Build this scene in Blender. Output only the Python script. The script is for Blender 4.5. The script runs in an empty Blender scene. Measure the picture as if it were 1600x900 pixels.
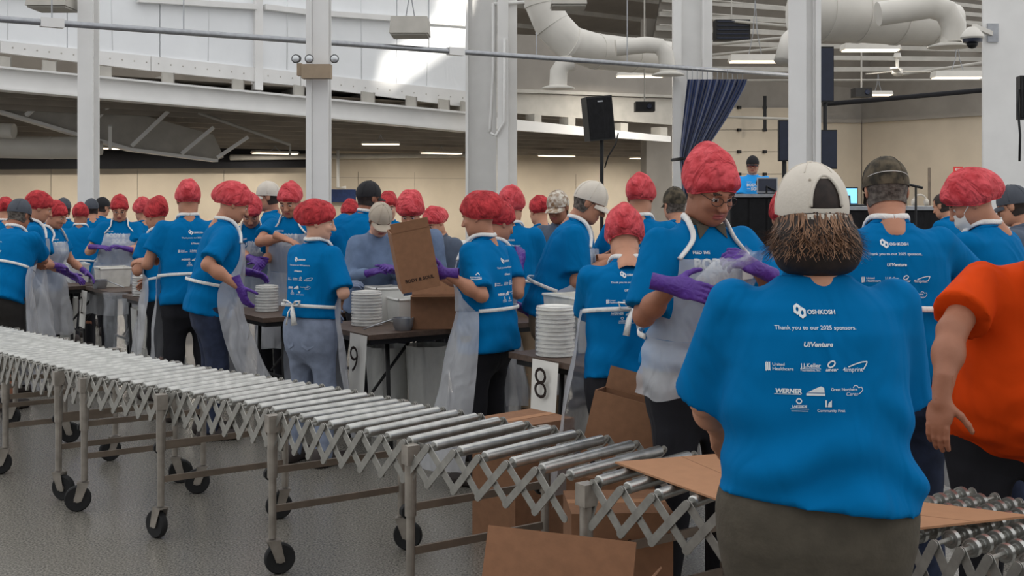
import bpy, bmesh, math, random
import numpy as np
from mathutils import Vector, Matrix
from mathutils.bvhtree import BVHTree

scene = bpy.context.scene
COL = scene.collection
RNG = random.Random(7)

# ------------------------------------------------------------------ camera, light, exposure
F, CX, HY, HC = 1800.0, 800.0, 300.0, 1.58       # focal length in px of a 1600x900 frame, horizon row, eye height
cam_d = bpy.data.cameras.new('camera')
cam = bpy.data.objects.new('camera', cam_d)
COL.objects.link(cam)
cam.location = (0, 0, HC)
cam.rotation_euler = (math.pi / 2, 0, 0)
cam_d.sensor_width = 36
cam_d.lens = 36 * F / 1600
cam_d.shift_y = -150 / 1600
cam_d.clip_end = 200
scene.camera = cam

world = bpy.data.worlds.new('daylight')
scene.world = world
world.use_nodes = True
bg = world.node_tree.nodes['Background']
bg.inputs[0].default_value = (0.975, 0.98, 0.985, 1)
bg.inputs[1].default_value = 1.0

sun_d = bpy.data.lights.new('sun', 'SUN')
sun_d.energy = 10.0
sun_d.color = (1.0, 0.95, 0.86)
sun_d.angle = math.radians(0.6)
sun = bpy.data.objects.new('sun', sun_d)
COL.objects.link(sun)
SUN_DIR = Vector((0.22, 0.96, -0.17)).normalized()   # travel direction, through the hole in the added wall behind the camera
sun.rotation_euler = SUN_DIR.to_track_quat('-Z', 'Y').to_euler()

scene.view_settings.view_transform = 'Standard'
scene.view_settings.look = 'None'
scene.view_settings.exposure = 0.25
scene.view_settings.gamma = 1.0
scene.view_settings.use_curve_mapping = False

# ------------------------------------------------------------------ helpers
def P(x, y, d):
    return Vector(((x - CX) / F * d, d, HC + (HY - y) / F * d))

def onz(x, y, z):
    d = (HC - z) * F / (y - HY)
    return Vector(((x - CX) / F * d, d, z))

def srgb(r, g, b):
    f = lambda c: (c / 255) / 12.92 if c <= 10 else (((c / 255) + 0.055) / 1.055) ** 2.4
    return (f(r), f(g), f(b))

def mat(name, rgb, rough=0.7, metal=0.0, var=0.12, scale=12.0, bump=0.0, bscale=60.0, spec=0.4,
        alpha=1.0, sheen=0.0, emit=None, rgb2=None, trans=0.0, fold=0.0, fscale=6.0):
    m = bpy.data.materials.new(name)
    m.use_nodes = True
    nt = m.node_tree
    n, l = nt.nodes, nt.links
    b = n['Principled BSDF']
    c = srgb(*rgb)
    tc = n.new('ShaderNodeTexCoord')
    nz = n.new('ShaderNodeTexNoise')
    nz.inputs['Scale'].default_value = scale
    nz.inputs['Detail'].default_value = 5
    l.new(tc.outputs['Object'], nz.inputs['Vector'])
    rp = n.new('ShaderNodeValToRGB')
    c2 = srgb(*rgb2) if rgb2 else tuple(min(1, v * (1 + var)) for v in c)
    c1 = c if rgb2 else tuple(v * (1 - var) for v in c)
    rp.color_ramp.elements[0].color = (*c1, 1)
    rp.color_ramp.elements[1].color = (*c2, 1)
    rp.color_ramp.elements[0].position = 0.35
    rp.color_ramp.elements[1].position = 0.65
    l.new(nz.outputs['Fac'], rp.inputs['Fac'])
    l.new(rp.outputs['Color'], b.inputs['Base Color'])
    b.inputs['Roughness'].default_value = rough
    b.inputs['Metallic'].default_value = metal
    b.inputs['Specular IOR Level'].default_value = spec
    b.inputs['Sheen Weight'].default_value = sheen
    b.inputs['Alpha'].default_value = alpha
    b.inputs['Transmission Weight'].default_value = trans
    if emit:
        b.inputs['Emission Color'].default_value = (*srgb(*emit[:3]), 1)
        b.inputs['Emission Strength'].default_value = emit[3]
    prev = None
    if bump:
        nb = n.new('ShaderNodeTexNoise')
        nb.inputs['Scale'].default_value = bscale
        nb.inputs['Detail'].default_value = 3
        l.new(tc.outputs['Object'], nb.inputs['Vector'])
        bp = n.new('ShaderNodeBump')
        bp.inputs['Strength'].default_value = bump
        bp.inputs['Distance'].default_value = 0.01
        l.new(nb.outputs['Fac'], bp.inputs['Height'])
        prev = bp
    if fold:
        nf = n.new('ShaderNodeTexNoise')
        nf.inputs['Scale'].default_value = fscale
        nf.inputs['Detail'].default_value = 2
        nf.inputs['Distortion'].default_value = 0.8
        mp = n.new('ShaderNodeMapping')
        mp.inputs['Scale'].default_value = (1.0, 1.0, 0.45)
        mp.inputs['Rotation'].default_value = (0.3, 0.5, 0)
        l.new(tc.outputs['Object'], mp.inputs['Vector'])
        l.new(mp.outputs['Vector'], nf.inputs['Vector'])
        bf = n.new('ShaderNodeBump')
        bf.inputs['Strength'].default_value = fold
        bf.inputs['Distance'].default_value = 0.05
        l.new(nf.outputs['Fac'], bf.inputs['Height'])
        if prev:
            l.new(prev.outputs['Normal'], bf.inputs['Normal'])
        prev = bf
    if prev:
        l.new(prev.outputs['Normal'], b.inputs['Normal'])
    return m

M = {}
M['floor'] = mat('floor_terrazzo', (78, 75, 70), 0.24, var=0.35, scale=110, rgb2=(140, 136, 128), spec=0.5, bump=0.05, bscale=14)
M['insul'] = mat('insulation_sheet', (236, 238, 240), 0.5, var=0.03, scale=1.2, fold=0.5, fscale=2.0)
M['white_steel'] = mat('white_painted_steel', (228, 227, 225), 0.45, var=0.03, scale=3)
M['stub'] = mat('dull_white_steel', (178, 174, 166), 0.6, var=0.08, scale=4)  # duller, darker tone than the white painted steel
M['beige'] = mat('beige_wall', (196, 184, 166), 0.85, var=0.05, scale=1.5, bump=0.1, bscale=20)
M['deck'] = mat('roof_deck', (152, 144, 134), 0.7, var=0.1, scale=2)
M['darkgap'] = mat('near_black', (24, 24, 28), 0.9)  # near-black for dark gaps and the dark pipe
M['grey_wall'] = mat('grey_upper_wall', (150, 144, 136), 0.8, var=0.07, scale=2)
M['duct'] = mat('white_duct', (212, 208, 200), 0.42, var=0.04, scale=3)
M['galv'] = mat('galvanised_pipe', (158, 160, 164), 0.35, metal=0.7, var=0.1, scale=14)
M['black'] = mat('black_plastic', (22, 22, 24), 0.5, var=0.2)
M['blackcloth'] = mat('black_cloth', (18, 18, 21), 0.95, var=0.3, fold=0.4, sheen=0.1)
M['navy'] = mat('navy_curtain', (24, 46, 92), 0.85, var=0.2, scale=9, sheen=0.3)
M['screen'] = mat('dark_screen', (30, 36, 54), 0.3, var=0.1)
M['tan'] = mat('tan_plastic', (158, 140, 118), 0.6, var=0.06)
M['glass'] = mat('lamp_glass', (205, 208, 210), 0.12, metal=0.6, var=0.02)
M['tube_on'] = mat('lit_diffuser', (255, 246, 226), 0.4, var=0.0, emit=(255, 240, 214, 1.6))
M['roller'] = mat('zinc_roller', (176, 176, 172), 0.3, metal=0.85, var=0.16, scale=22)
M['link'] = mat('zinc_link', (150, 148, 142), 0.42, metal=0.6, var=0.15, scale=25)
M['post'] = mat('zinc_post', (150, 143, 134), 0.4, metal=0.6, var=0.18, scale=16)
M['bar'] = mat('bronze_bar', (124, 112, 100), 0.45, metal=0.5, var=0.15, scale=10)
M['rubber'] = mat('black_rubber', (26, 26, 27), 0.75, var=0.2)
M['card'] = mat('cardboard', (136, 98, 72), 0.9, var=0.06, scale=30, bump=0.05, bscale=120)
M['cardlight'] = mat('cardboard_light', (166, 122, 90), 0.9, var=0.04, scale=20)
M['carddark'] = mat('cardboard_inside', (108, 76, 56), 0.9, var=0.06, scale=30)
M['ink'] = mat('printed_ink', (42, 30, 26), 0.9)
M['paper'] = mat('white_paper', (228, 226, 220), 0.8, var=0.02, fold=0.15)
M['tabletop'] = mat('dark_table_top', (84, 68, 58), 0.5, var=0.2, scale=30)
M['tableleg'] = mat('black_table_leg', (30, 29, 30), 0.45)
M['bin'] = mat('white_bin_plastic', (214, 214, 210), 0.45, var=0.03, trans=0.0)
M['liner'] = mat('white_liner_bag', (212, 212, 208), 0.35, var=0.04, fold=0.7, fscale=9, alpha=0.93)
M['clear'] = mat('clear_plastic', (214, 218, 224), 0.16, var=0.04, alpha=0.24, fold=0.9, fscale=14, spec=0.8)
M['stack'] = mat('frosted_plastic_stack', (216, 214, 206), 0.2, var=0.08, scale=20, spec=0.8)
M['apron'] = mat('apron_film', (204, 206, 211), 0.3, var=0.03, alpha=0.52, fold=0.75, fscale=9, spec=0.6)
M['strap'] = mat('apron_strap', (226, 224, 220), 0.45, var=0.05, fold=0.3, fscale=30)
M['shirt'] = mat('blue_tee', (0, 104, 162), 0.9, var=0.04, scale=5, fold=0.6, fscale=7, sheen=0.0, spec=0.08)
M['shirt_dj'] = mat('bright_blue_tee', (40, 160, 240), 0.85, var=0.04, scale=5, fold=0.4, sheen=0.1, spec=0.2)
M['orange'] = mat('orange_tee', (206, 66, 14), 0.9, var=0.06, scale=5, fold=0.9, fscale=6, sheen=0.0, spec=0.1)
M['denim_shirt'] = mat('washed_denim', (104, 122, 150), 0.9, var=0.14, scale=14, fold=0.4)
M['grey_shirt'] = mat('slate_shirt', (82, 92, 108), 0.9, var=0.1, fold=0.4)
M['print'] = mat('white_print', (220, 226, 228), 0.7, var=0.02)
M['net'] = mat('red_hairnet', (196, 52, 60), 0.75, var=0.1, scale=20, rgb2=(236, 92, 100), bump=0.5, bscale=60, fold=0.8, fscale=22, alpha=0.86)
M['net_dark'] = mat('dark_red_hairnet', (160, 34, 42), 0.75, var=0.1, scale=20, rgb2=(214, 62, 68), bump=0.5, bscale=60, fold=0.8, fscale=22, alpha=0.88)
M['glove'] = mat('purple_glove', (80, 44, 134), 0.5, var=0.12, scale=14, fold=0.25, fscale=30)
M['glove_grey'] = mat('bluegrey_glove', (104, 116, 140), 0.5, var=0.12, fold=0.25, fscale=30)
M['black_pants'] = mat('black_trousers', (26, 26, 32), 0.9, var=0.15, fold=0.5)
M['jeans'] = mat('dark_jeans', (42, 50, 72), 0.9, var=0.2, scale=20, fold=0.5)
M['jeans_light'] = mat('light_jeans', (124, 134, 154), 0.9, var=0.12, scale=20, fold=0.5, bump=0.1)
M['olive'] = mat('olive_corduroy', (78, 72, 62), 0.95, var=0.12, scale=24, fold=0.4, fscale=5, bump=0.2, bscale=90)
M['khaki'] = mat('khaki_trousers', (138, 118, 96), 0.9, var=0.1, fold=0.5)
M['cargo'] = mat('black_cargo', (42, 39, 37), 0.9, var=0.2, fold=0.6)
M['shoe'] = mat('dark_shoe', (52, 44, 42), 0.6, var=0.2)
M['shoe_red'] = mat('brick_red_shoe', (150, 62, 48), 0.6, var=0.2)
for i, c in enumerate([(196, 142, 114), (178, 126, 100), (156, 104, 80), (130, 88, 68), (206, 158, 134)]):
    M['skin%d' % i] = mat('skin_tone', c, 0.55, var=0.05, scale=18, bump=0.05, bscale=120)
M['lip'] = mat('lip', (164, 88, 82), 0.5)
M['eye'] = mat('eye_white', (206, 196, 190), 0.3, var=0.02)
M['iris'] = mat('iris', (34, 26, 22), 0.3)
M['brow'] = mat('eyebrow', (56, 42, 34), 0.9)
M['hair_brown'] = mat('brown_hair', (104, 72, 52), 0.6, var=0.3, scale=40, rgb2=(150, 112, 84))
M['hair_dark'] = mat('dark_brown_hair', (40, 29, 24), 0.65, var=0.4, scale=40)
M['hair_grey'] = mat('grey_hair', (104, 96, 88), 0.75, var=0.3, scale=50, rgb2=(56, 48, 42), bump=0.5, bscale=90)
M['cap_white'] = mat('off_white_cap', (206, 198, 186), 0.85, var=0.04, scale=14, bump=0.12, bscale=150)
M['cap_black'] = mat('black_cap', (34, 34, 37), 0.85, var=0.15)
M['cap_grey'] = mat('grey_cap', (74, 78, 86), 0.85, var=0.12)
M['cap_beige'] = mat('beige_cap', (176, 164, 148), 0.85, var=0.08)
M['camo'] = mat('camouflage', (92, 82, 66), 0.9, scale=26, rgb2=(42, 38, 30))
M['floral'] = mat('patterned_cap', (214, 208, 196), 0.85, scale=34, rgb2=(134, 104, 74))
M['frame'] = mat('spectacle_frame', (60, 52, 50), 0.3, metal=0.5)
M['redlens'] = mat('red_mirror_lens', (226, 54, 60), 0.25, var=0.3, scale=60, rgb2=(250, 170, 160))
M['exit'] = mat('exit_sign_red', (216, 60, 58), 0.5, var=0.04)
M['mask'] = mat('white_mask', (222, 220, 214), 0.7, var=0.03)
M['trousers_hidden'] = M['black_pants']

def tag(o, label=None, cat=None, group=None, kind=None):
    if label: o['label'] = label
    if cat: o['category'] = cat
    if group: o['group'] = group
    if kind: o['kind'] = kind
    return o

def empty(name, loc=(0, 0, 0), rz=0.0, parent=None):
    o = bpy.data.objects.new(name, None)
    COL.objects.link(o)
    o.location = loc
    o.rotation_euler = (0, 0, rz)
    o.empty_display_size = 0.1
    if parent: o.parent = parent
    return o

def link(name, me, parent=None):
    o = bpy.data.objects.new(name, me)
    COL.objects.link(o)
    if parent: o.parent = parent
    return o

def frame_from(d, up=Vector((0, 0, 1))):
    d = Vector(d).normalized()
    if abs(d.dot(up)) > 0.98: up = Vector((0, 1, 0))
    x = d.cross(up).normalized()
    z = x.cross(d).normalized()
    return x, d, z

class MB:
    def __init__(self):
        self.v, self.f = [], []
    def add(self, vs, fs):
        o = len(self.v)
        self.v += [tuple(p) for p in vs]
        self.f += [tuple(i + o for i in q) for q in fs]
        return self
    def box(self, c, s, ax=None):
        c = Vector(c)
        X, Y, Z = ax if ax else (Vector((1, 0, 0)), Vector((0, 1, 0)), Vector((0, 0, 1)))
        a, b, e = X * (s[0] / 2), Y * (s[1] / 2), Z * (s[2] / 2)
        vs = [c + i * a + j * b + k * e for i in (-1, 1) for j in (-1, 1) for k in (-1, 1)]
        return self.add(vs, [(0, 1, 3, 2), (4, 6, 7, 5), (0, 4, 5, 1), (2, 3, 7, 6), (0, 2, 6, 4), (1, 5, 7, 3)])
    def bar(self, a, b, w, h, up=Vector((0, 0, 1))):
        a, b = Vector(a), Vector(b)
        x, y, z = frame_from(b - a, up)
        return self.box((a + b) / 2, (w, (b - a).length, h), (x, y, z))
    def tube(self, pts, r, n=10, caps=True, flat=1.0):
        pts = [Vector(p) for p in pts]
        rr = r if isinstance(r, (list, tuple)) else [r] * len(pts)
        vs, fs = [], []
        up = Vector((0, 0, 1))
        d0 = (pts[1] - pts[0]).normalized()
        if abs(d0.z) > 0.9: up = Vector((1, 0, 0))
        x = None
        for i, p in enumerate(pts):
            d = (pts[min(i + 1, len(pts) - 1)] - pts[max(i - 1, 0)]).normalized()
            if x is None:
                x = d.cross(up).normalized()
            else:
                x = (x - d * x.dot(d)).normalized()
            z = x.cross(d)
            for k in range(n):
                a = 2 * math.pi * k / n
                vs.append(p + x * math.cos(a) * rr[i] + z * math.sin(a) * rr[i] * flat)
        for i in range(len(pts) - 1):
            for k in range(n):
                fs.append((i * n + k, i * n + (k + 1) % n, (i + 1) * n + (k + 1) % n, (i + 1) * n + k))
        if caps:
            fs.append(tuple(range(n))[::-1])
            fs.append(tuple((len(pts) - 1) * n + k for k in range(n)))
        return self.add(vs, fs)
    def lathe(self, prof, c=(0, 0, 0), n=24, ax=None):
        c = Vector(c)
        X, Y, Z = ax if ax else (Vector((1, 0, 0)), Vector((0, 1, 0)), Vector((0, 0, 1)))
        vs, fs = [], []
        for r, z in prof:
            for k in range(n):
                a = 2 * math.pi * k / n
                vs.append(c + X * math.cos(a) * r + Y * math.sin(a) * r + Z * z)
        for i in range(len(prof) - 1):
            for k in range(n):
                fs.append((i * n + k, i * n + (k + 1) % n, (i + 1) * n + (k + 1) % n, (i + 1) * n + k))
        fs.append(tuple(range(n))[::-1])
        fs.append(tuple((len(prof) - 1) * n + k for k in range(n)))
        return self.add(vs, fs)
    def prism(self, poly, off):
        n = len(poly)
        off = Vector(off)
        vs = [Vector(p) for p in poly] + [Vector(p) + off for p in poly]
        fs = [tuple(range(n)), tuple(range(2 * n - 1, n - 1, -1))]
        fs += [(i, (i + 1) % n, n + (i + 1) % n, n + i) for i in range(n)]
        return self.add(vs, fs)
    def grid(self, rows):
        n, m = len(rows), len(rows[0])
        vs = [p for r in rows for p in r]
        fs = [(i * m + j, i * m + j + 1, (i + 1) * m + j + 1, (i + 1) * m + j) for i in range(n - 1) for j in range(m - 1)]
        return self.add(vs, fs)
    def mesh(self, name, m, smooth=False, fix=True):
        me = bpy.data.meshes.new(name)
        me.from_pydata(self.v, [], self.f)
        if fix:
            b = bmesh.new(); b.from_mesh(me)
            bmesh.ops.recalc_face_normals(b, faces=b.faces)
            b.to_mesh(me); b.free()
        me.materials.append(M[m] if isinstance(m, str) else m)
        if smooth:
            me.shade_smooth()
            if smooth == 'auto': me.set_sharp_from_angle(angle=math.radians(40))
        return me
    def build(self, name, m, parent=None, smooth=False, fix=True):
        return link(name, self.mesh(name, m, smooth, fix), parent)

def spline(pts, n=5):
    P2 = [Vector(p) for p in pts]; out = []
    for i in range(len(P2) - 1):
        p0, p1, p2, p3 = P2[max(i - 1, 0)], P2[i], P2[i + 1], P2[min(i + 2, len(P2) - 1)]
        for k in range(n):
            t = k / n
            out.append(0.5 * ((2 * p1) + (p2 - p0) * t + (2 * p0 - 5 * p1 + 4 * p2 - p3) * t * t + (3 * p1 - p0 - 3 * p2 + p3) * t ** 3))
    return out + [P2[-1]]

def copy_tree(o, parent=None):
    c = o.copy(); COL.objects.link(c); c.parent = parent
    for ch in list(o.children):
        copy_tree(ch, c)
    return c

# ------------------------------------------------------------------ implicit surfaces
class Grid:
    def __init__(s, lo, hi, h):
        s.h = h
        s.lo = np.array(lo, np.float32) - 2 * h
        s.n = np.ceil((np.array(hi) + 2 * h - s.lo) / h).astype(int) + 1
        s.ax = [(s.lo[i] + h * np.arange(s.n[i])).astype(np.float32) for i in range(3)]
        s.v = np.full(s.n, 1.0, np.float32)
    def sub(s, lo, hi):
        sl, out = [], []
        for i in range(3):
            a = max(0, int((lo[i] - s.lo[i]) / s.h) - 1)
            b = min(s.n[i], int((hi[i] - s.lo[i]) / s.h) + 3)
            if b <= a: return None
            sl.append(slice(a, b)); out.append(s.ax[i][a:b])
        return tuple(sl), np.meshgrid(*out, indexing='ij')
    def smin(s, sl, d, k):
        v = s.v[sl]
        if k <= 0:
            s.v[sl] = np.minimum(v, d); return
        h = np.maximum(k - np.abs(v - d), 0) / k
        s.v[sl] = np.minimum(v, d) - h * h * k * 0.25
    def cone(s, a, b, r1, r2, k=0.02, cap=False, fl=None):
        a, b = np.array(a, np.float32), np.array(b, np.float32)
        r = max(r1, r2) + k + 3 * s.h
        q = s.sub(np.minimum(a, b) - r, np.maximum(a, b) + r)
        if q is None: return
        sl, (X, Y, Z) = q
        ba = b - a; L2 = max(float(ba @ ba), 1e-9)
        tr = ((X - a[0]) * ba[0] + (Y - a[1]) * ba[1] + (Z - a[2]) * ba[2]) / L2
        t = np.clip(tr, 0, 1)
        d = np.sqrt((X - a[0] - t * ba[0]) ** 2 + (Y - a[1] - t * ba[1]) ** 2 + (Z - a[2] - t * ba[2]) ** 2) - (r1 + (r2 - r1) * t)
        if cap:
            d = np.maximum(d, (tr - 1) * math.sqrt(L2))
        s.smin(sl, d, k)
    def ell(s, c, r, k=0.02, R=None, sign=1):
        c = np.array(c, np.float32); rm = max(r) + k + 3 * s.h
        q = s.sub(c - rm, c + rm)
        if q is None: return
        sl, (X, Y, Z) = q
        X, Y, Z = X - c[0], Y - c[1], Z - c[2]
        if R is not None:
            X, Y, Z = (R[0][0] * X + R[0][1] * Y + R[0][2] * Z, R[1][0] * X + R[1][1] * Y + R[1][2] * Z, R[2][0] * X + R[2][1] * Y + R[2][2] * Z)
        d = (np.sqrt((X / r[0]) ** 2 + (Y / r[1]) ** 2 + (Z / r[2]) ** 2) - 1) * min(r)
        if sign > 0:
            s.smin(sl, d, k)
        else:
            v = s.v[sl]; d = -d
            h = np.maximum(k - np.abs(v - d), 0) / k
            s.v[sl] = np.maximum(v, d) + h * h * k * 0.25
    def net(s):
        return surfnet(s.v, s.lo, s.h)

def surfnet(v, lo, h):
    nx, ny, nz = v.shape
    ins = v < 0
    off = [(i, j, k) for i in (0, 1) for j in (0, 1) for k in (0, 1)]
    cnt = np.zeros((nx - 1, ny - 1, nz - 1), np.int8)
    for i, j, k in off:
        cnt += ins[i:nx - 1 + i, j:ny - 1 + j, k:nz - 1 + k]
    I, J, K = np.nonzero((cnt > 0) & (cnt < 8))
    idx = np.full(cnt.shape, -1, np.int64)
    idx[I, J, K] = np.arange(len(I))
    cv = {o: v[I + o[0], J + o[1], K + o[2]] for o in off}
    pos = np.zeros((len(I), 3), np.float32); num = np.zeros(len(I), np.float32)
    for a in off:
        for ax in range(3):
            if a[ax]: continue
            b = list(a); b[ax] = 1; b = tuple(b)
            va, vb = cv[a], cv[b]
            m = (va < 0) != (vb < 0)
            den = np.where(np.abs(va - vb) < 1e-9, 1e-9, va - vb)
            t = np.clip(va / den, 0, 1)
            for q in range(3):
                pos[:, q] += np.where(m, (a[q] if q != ax else t), 0)
            num += m
    pos /= np.maximum(num, 1)[:, None]
    pos = lo + h * (pos + np.stack([I, J, K], 1))
    faces = []
    for ax in range(3):
        u, w = [(1, 2), (2, 0), (0, 1)][ax]
        n = [nx, ny, nz]
        s0 = [slice(None)] * 3; s1 = [slice(None)] * 3
        s0[ax] = slice(0, n[ax] - 1); s1[ax] = slice(1, n[ax])
        for q in (u, w):
            s0[q] = slice(1, n[q] - 1); s1[q] = slice(1, n[q] - 1)
        a, b = ins[tuple(s0)], ins[tuple(s1)]
        E = np.stack(np.nonzero(a != b), 1)
        if not len(E): continue
        flip = ~a[E[:, 0], E[:, 1], E[:, 2]]
        E = E.copy(); E[:, u] += 1; E[:, w] += 1
        def ci(du, dw):
            e = E.copy(); e[:, u] += du; e[:, w] += dw
            return idx[e[:, 0], e[:, 1], e[:, 2]]
        q = np.stack([ci(-1, -1), ci(0, -1), ci(0, 0), ci(-1, 0)], 1)
        q[flip] = q[flip][:, ::-1]
        faces.append(q)
    return pos, (np.concatenate(faces) if faces else np.zeros((0, 4), int))

def np_mesh(name, v, f, mats, mi=None, smooth=True):
    me = bpy.data.meshes.new(name)
    me.from_pydata(v.tolist(), [], f.tolist())
    for m in mats: me.materials.append(M[m] if isinstance(m, str) else m)
    if mi is not None: me.polygons.foreach_set('material_index', np.asarray(mi, np.int32))
    if smooth: me.shade_smooth()
    return me
# ------------------------------------------------------------------ heads, hands, prints shared by all people
def make_head(sex):
    g = Grid((-0.1, -0.125, -0.09), (0.1, 0.14, 0.27), 0.0042)
    w = 1.0 if sex == 'm' else 0.95
    g.ell((0, -0.008, 0.152), (0.077 * w, 0.098, 0.102), 0.0)
    g.ell((0, 0.030, 0.085), (0.060 * w, 0.062, 0.082), 0.03)
    g.ell((0, 0.066, 0.030), (0.030 * w, 0.026, 0.024), 0.025)
    for s in (-1, 1):
        g.ell((s * 0.040 * w, 0.02, 0.055), (0.024, 0.05, 0.035), 0.03)
        g.ell((s * 0.036, 0.070, 0.098), (0.022, 0.018, 0.018), 0.02)
        g.ell((s * 0.031, 0.106, 0.128), (0.017, 0.018, 0.011), 0.012, sign=-1)
        g.ell((s * 0.031, 0.079, 0.127), (0.0135, 0.0125, 0.0125), 0.002)
        g.ell((s * 0.031, 0.082, 0.147), (0.022, 0.012, 0.006), 0.01)
        g.ell((s * 0.077 * w, -0.006, 0.118), (0.008, 0.019, 0.031), 0.006, R=[[1, s * 0.3, 0], [-s * 0.3, 1, 0], [0, 0, 1]])
        g.ell((s * 0.011, 0.106, 0.091), (0.009, 0.010, 0.008), 0.008)
    g.cone((0, 0.090, 0.138), (0, 0.114, 0.096), 0.008, 0.0115, 0.014)
    g.ell((0, 0.091, 0.064), (0.023, 0.010, 0.0062), 0.006)
    g.ell((0, 0.089, 0.053), (0.020, 0.010, 0.0068), 0.005)
    g.ell((0, 0.104, 0.0585), (0.022, 0.012, 0.0022), 0.004, sign=-1)
    g.cone((0, -0.030, -0.08), (0, -0.012, 0.06), 0.056 * (1 if sex == 'm' else 0.88), 0.052 * (1 if sex == 'm' else 0.88), 0.03)
    v, f = g.net()
    c = v[f].mean(1)
    x, y, z = np.abs(c[:, 0]), c[:, 1], c[:, 2]
    mi = np.zeros(len(f), int)
    mi[(x < 0.023) & (z > 0.0475) & (z < 0.069) & (y > 0.089)] = 1
    e = np.sqrt((x - 0.031) ** 2 + (y - 0.079) ** 2 + (z - 0.127) ** 2)
    mi[(e < 0.0148) & (y > 0.083) & (np.abs(z - 0.125) < 0.0075)] = 2
    mi[(e < 0.0148) & (y > 0.083) & (np.abs(z - 0.124) < 0.0065) & (np.abs(x - 0.031) < 0.0062)] = 3
    mi[(x > 0.014) & (x < 0.050) & (np.abs(z - 0.1505 + 0.12 * (x - 0.03) ** 2 * 60) < 0.0036) & (y > 0.06)] = 4
    hair = ((y < 0.028) & (z > 0.055) & (y < 0.30 * (z - 0.055) + 0.0)) | (z > 0.20) | ((x > 0.055) & (y < 0.034) & (z > 0.135))
    hair &= ~((x > 0.073) & (z < 0.145) & (np.abs(y + 0.006) < 0.024))
    return v, f, mi, hair

HEADS = {'m': make_head('m'), 'f': make_head('f')}

def make_hand(curl, thumb=0.5, spread=0.010):
    """right hand, wrist at origin, fingers along +Y, palm towards -Z, thumb towards -X"""
    g = Grid((-0.09, -0.07, -0.11), (0.07, 0.21, 0.05), 0.0046)
    g.cone((0, -0.07, 0), (0, 0.01, 0), 0.031, 0.027, 0.01)
    g.ell((0.0, 0.052, 0), (0.041, 0.056, 0.0175), 0.02)
    g.ell((-0.022, 0.040, -0.008), (0.017, 0.030, 0.015), 0.015)
    for i, (bx, L) in enumerate([(-0.029, 0.074), (-0.0095, 0.084), (0.010, 0.078), (0.028, 0.060)]):
        p = np.array([bx, 0.090 - 0.004 * (i == 3), 0.0]); a = 0.0
        sx = (bx) * spread * 40
        for j, (fr, r) in enumerate([(0.45, 0.0098), (0.32, 0.0090), (0.23, 0.0082)]):
            a += curl * (0.75, 1.05, 0.7)[j] * (1 + 0.06 * i)
            q = p + L * fr * np.array([sx * 0.3, math.cos(a), -math.sin(a)])
            g.cone(p, q, r, r * 0.93, 0.004)
            p = q
    t = np.array([-0.030, 0.022, -0.006])
    for j, (L, r) in enumerate([(0.040, 0.0125), (0.034, 0.0105), (0.026, 0.0092)]):
        dd = np.array([-0.78 + 0.28 * j * thumb, 0.58 + 0.16 * j, -0.32 - 0.25 * thumb * j]); dd /= np.linalg.norm(dd)
        q = t + L * dd
        g.cone(t, q, r, r * 0.93, 0.006)
        t = q
    return g.net()

HANDS = {'relax': make_hand(0.32), 'grip': make_hand(0.78, 1.0), 'flat': make_hand(0.10, 0.2)}
GLOVE_MESH = {}
def glove_mesh(pose, m):
    key = (pose, m)
    if key not in GLOVE_MESH:
        v, f = HANDS[pose]
        GLOVE_MESH[key] = np_mesh('glove', v * 0.98, f, [m])
    return GLOVE_MESH[key]

def text2d(s, x0, x1, y, shear=0.0, bold=0.0, hmax=None):
    cu = bpy.data.curves.new('t', 'FONT'); cu.body = s; cu.size = 1; cu.resolution_u = 3
    cu.shear = shear; cu.offset = bold
    o = bpy.data.objects.new('t', cu); COL.objects.link(o)
    dg = bpy.context.evaluated_depsgraph_get()
    me = bpy.data.meshes.new_from_object(o.evaluated_get(dg))
    v = np.array([p.co[:2] for p in me.vertices]); me.calc_loop_triangles()
    f = [tuple(t.vertices) for t in me.loop_triangles]
    bpy.data.objects.remove(o); bpy.data.curves.remove(cu); bpy.data.meshes.remove(me)
    lo, hi = v.min(0), v.max(0)
    k = (x1 - x0) / (hi[0] - lo[0])
    ky = k if hmax is None else hmax / (hi[1] - lo[1])
    return np.stack([(v[:, 0] - lo[0]) * k + x0, (v[:, 1]) * ky + y], 1), f

class D2:
    def __init__(s): s.v, s.f = [], []
    def add(s, v, f):
        o = len(s.v); s.v += [tuple(p) for p in v]; s.f += [tuple(i + o for i in t) for t in f]
    def text(s, *a, **k): s.add(*text2d(*a, **k))
    def poly(s, pts):
        s.add(pts, [tuple(range(len(pts)))])
    def line(s, pts, w):
        for (x0, y0), (x1, y1) in zip(pts[:-1], pts[1:]):
            L = math.hypot(x1 - x0, y1 - y0) or 1
            nx, ny = -(y1 - y0) / L * w / 2, (x1 - x0) / L * w / 2
            s.poly([(x0 - nx, y0 - ny), (x1 - nx, y1 - ny), (x1 + nx, y1 + ny), (x0 + nx, y0 + ny)])
    def rect(s, x0, y0, x1, y1): s.poly([(x0, y0), (x1, y0), (x1, y1), (x0, y1)])

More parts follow.
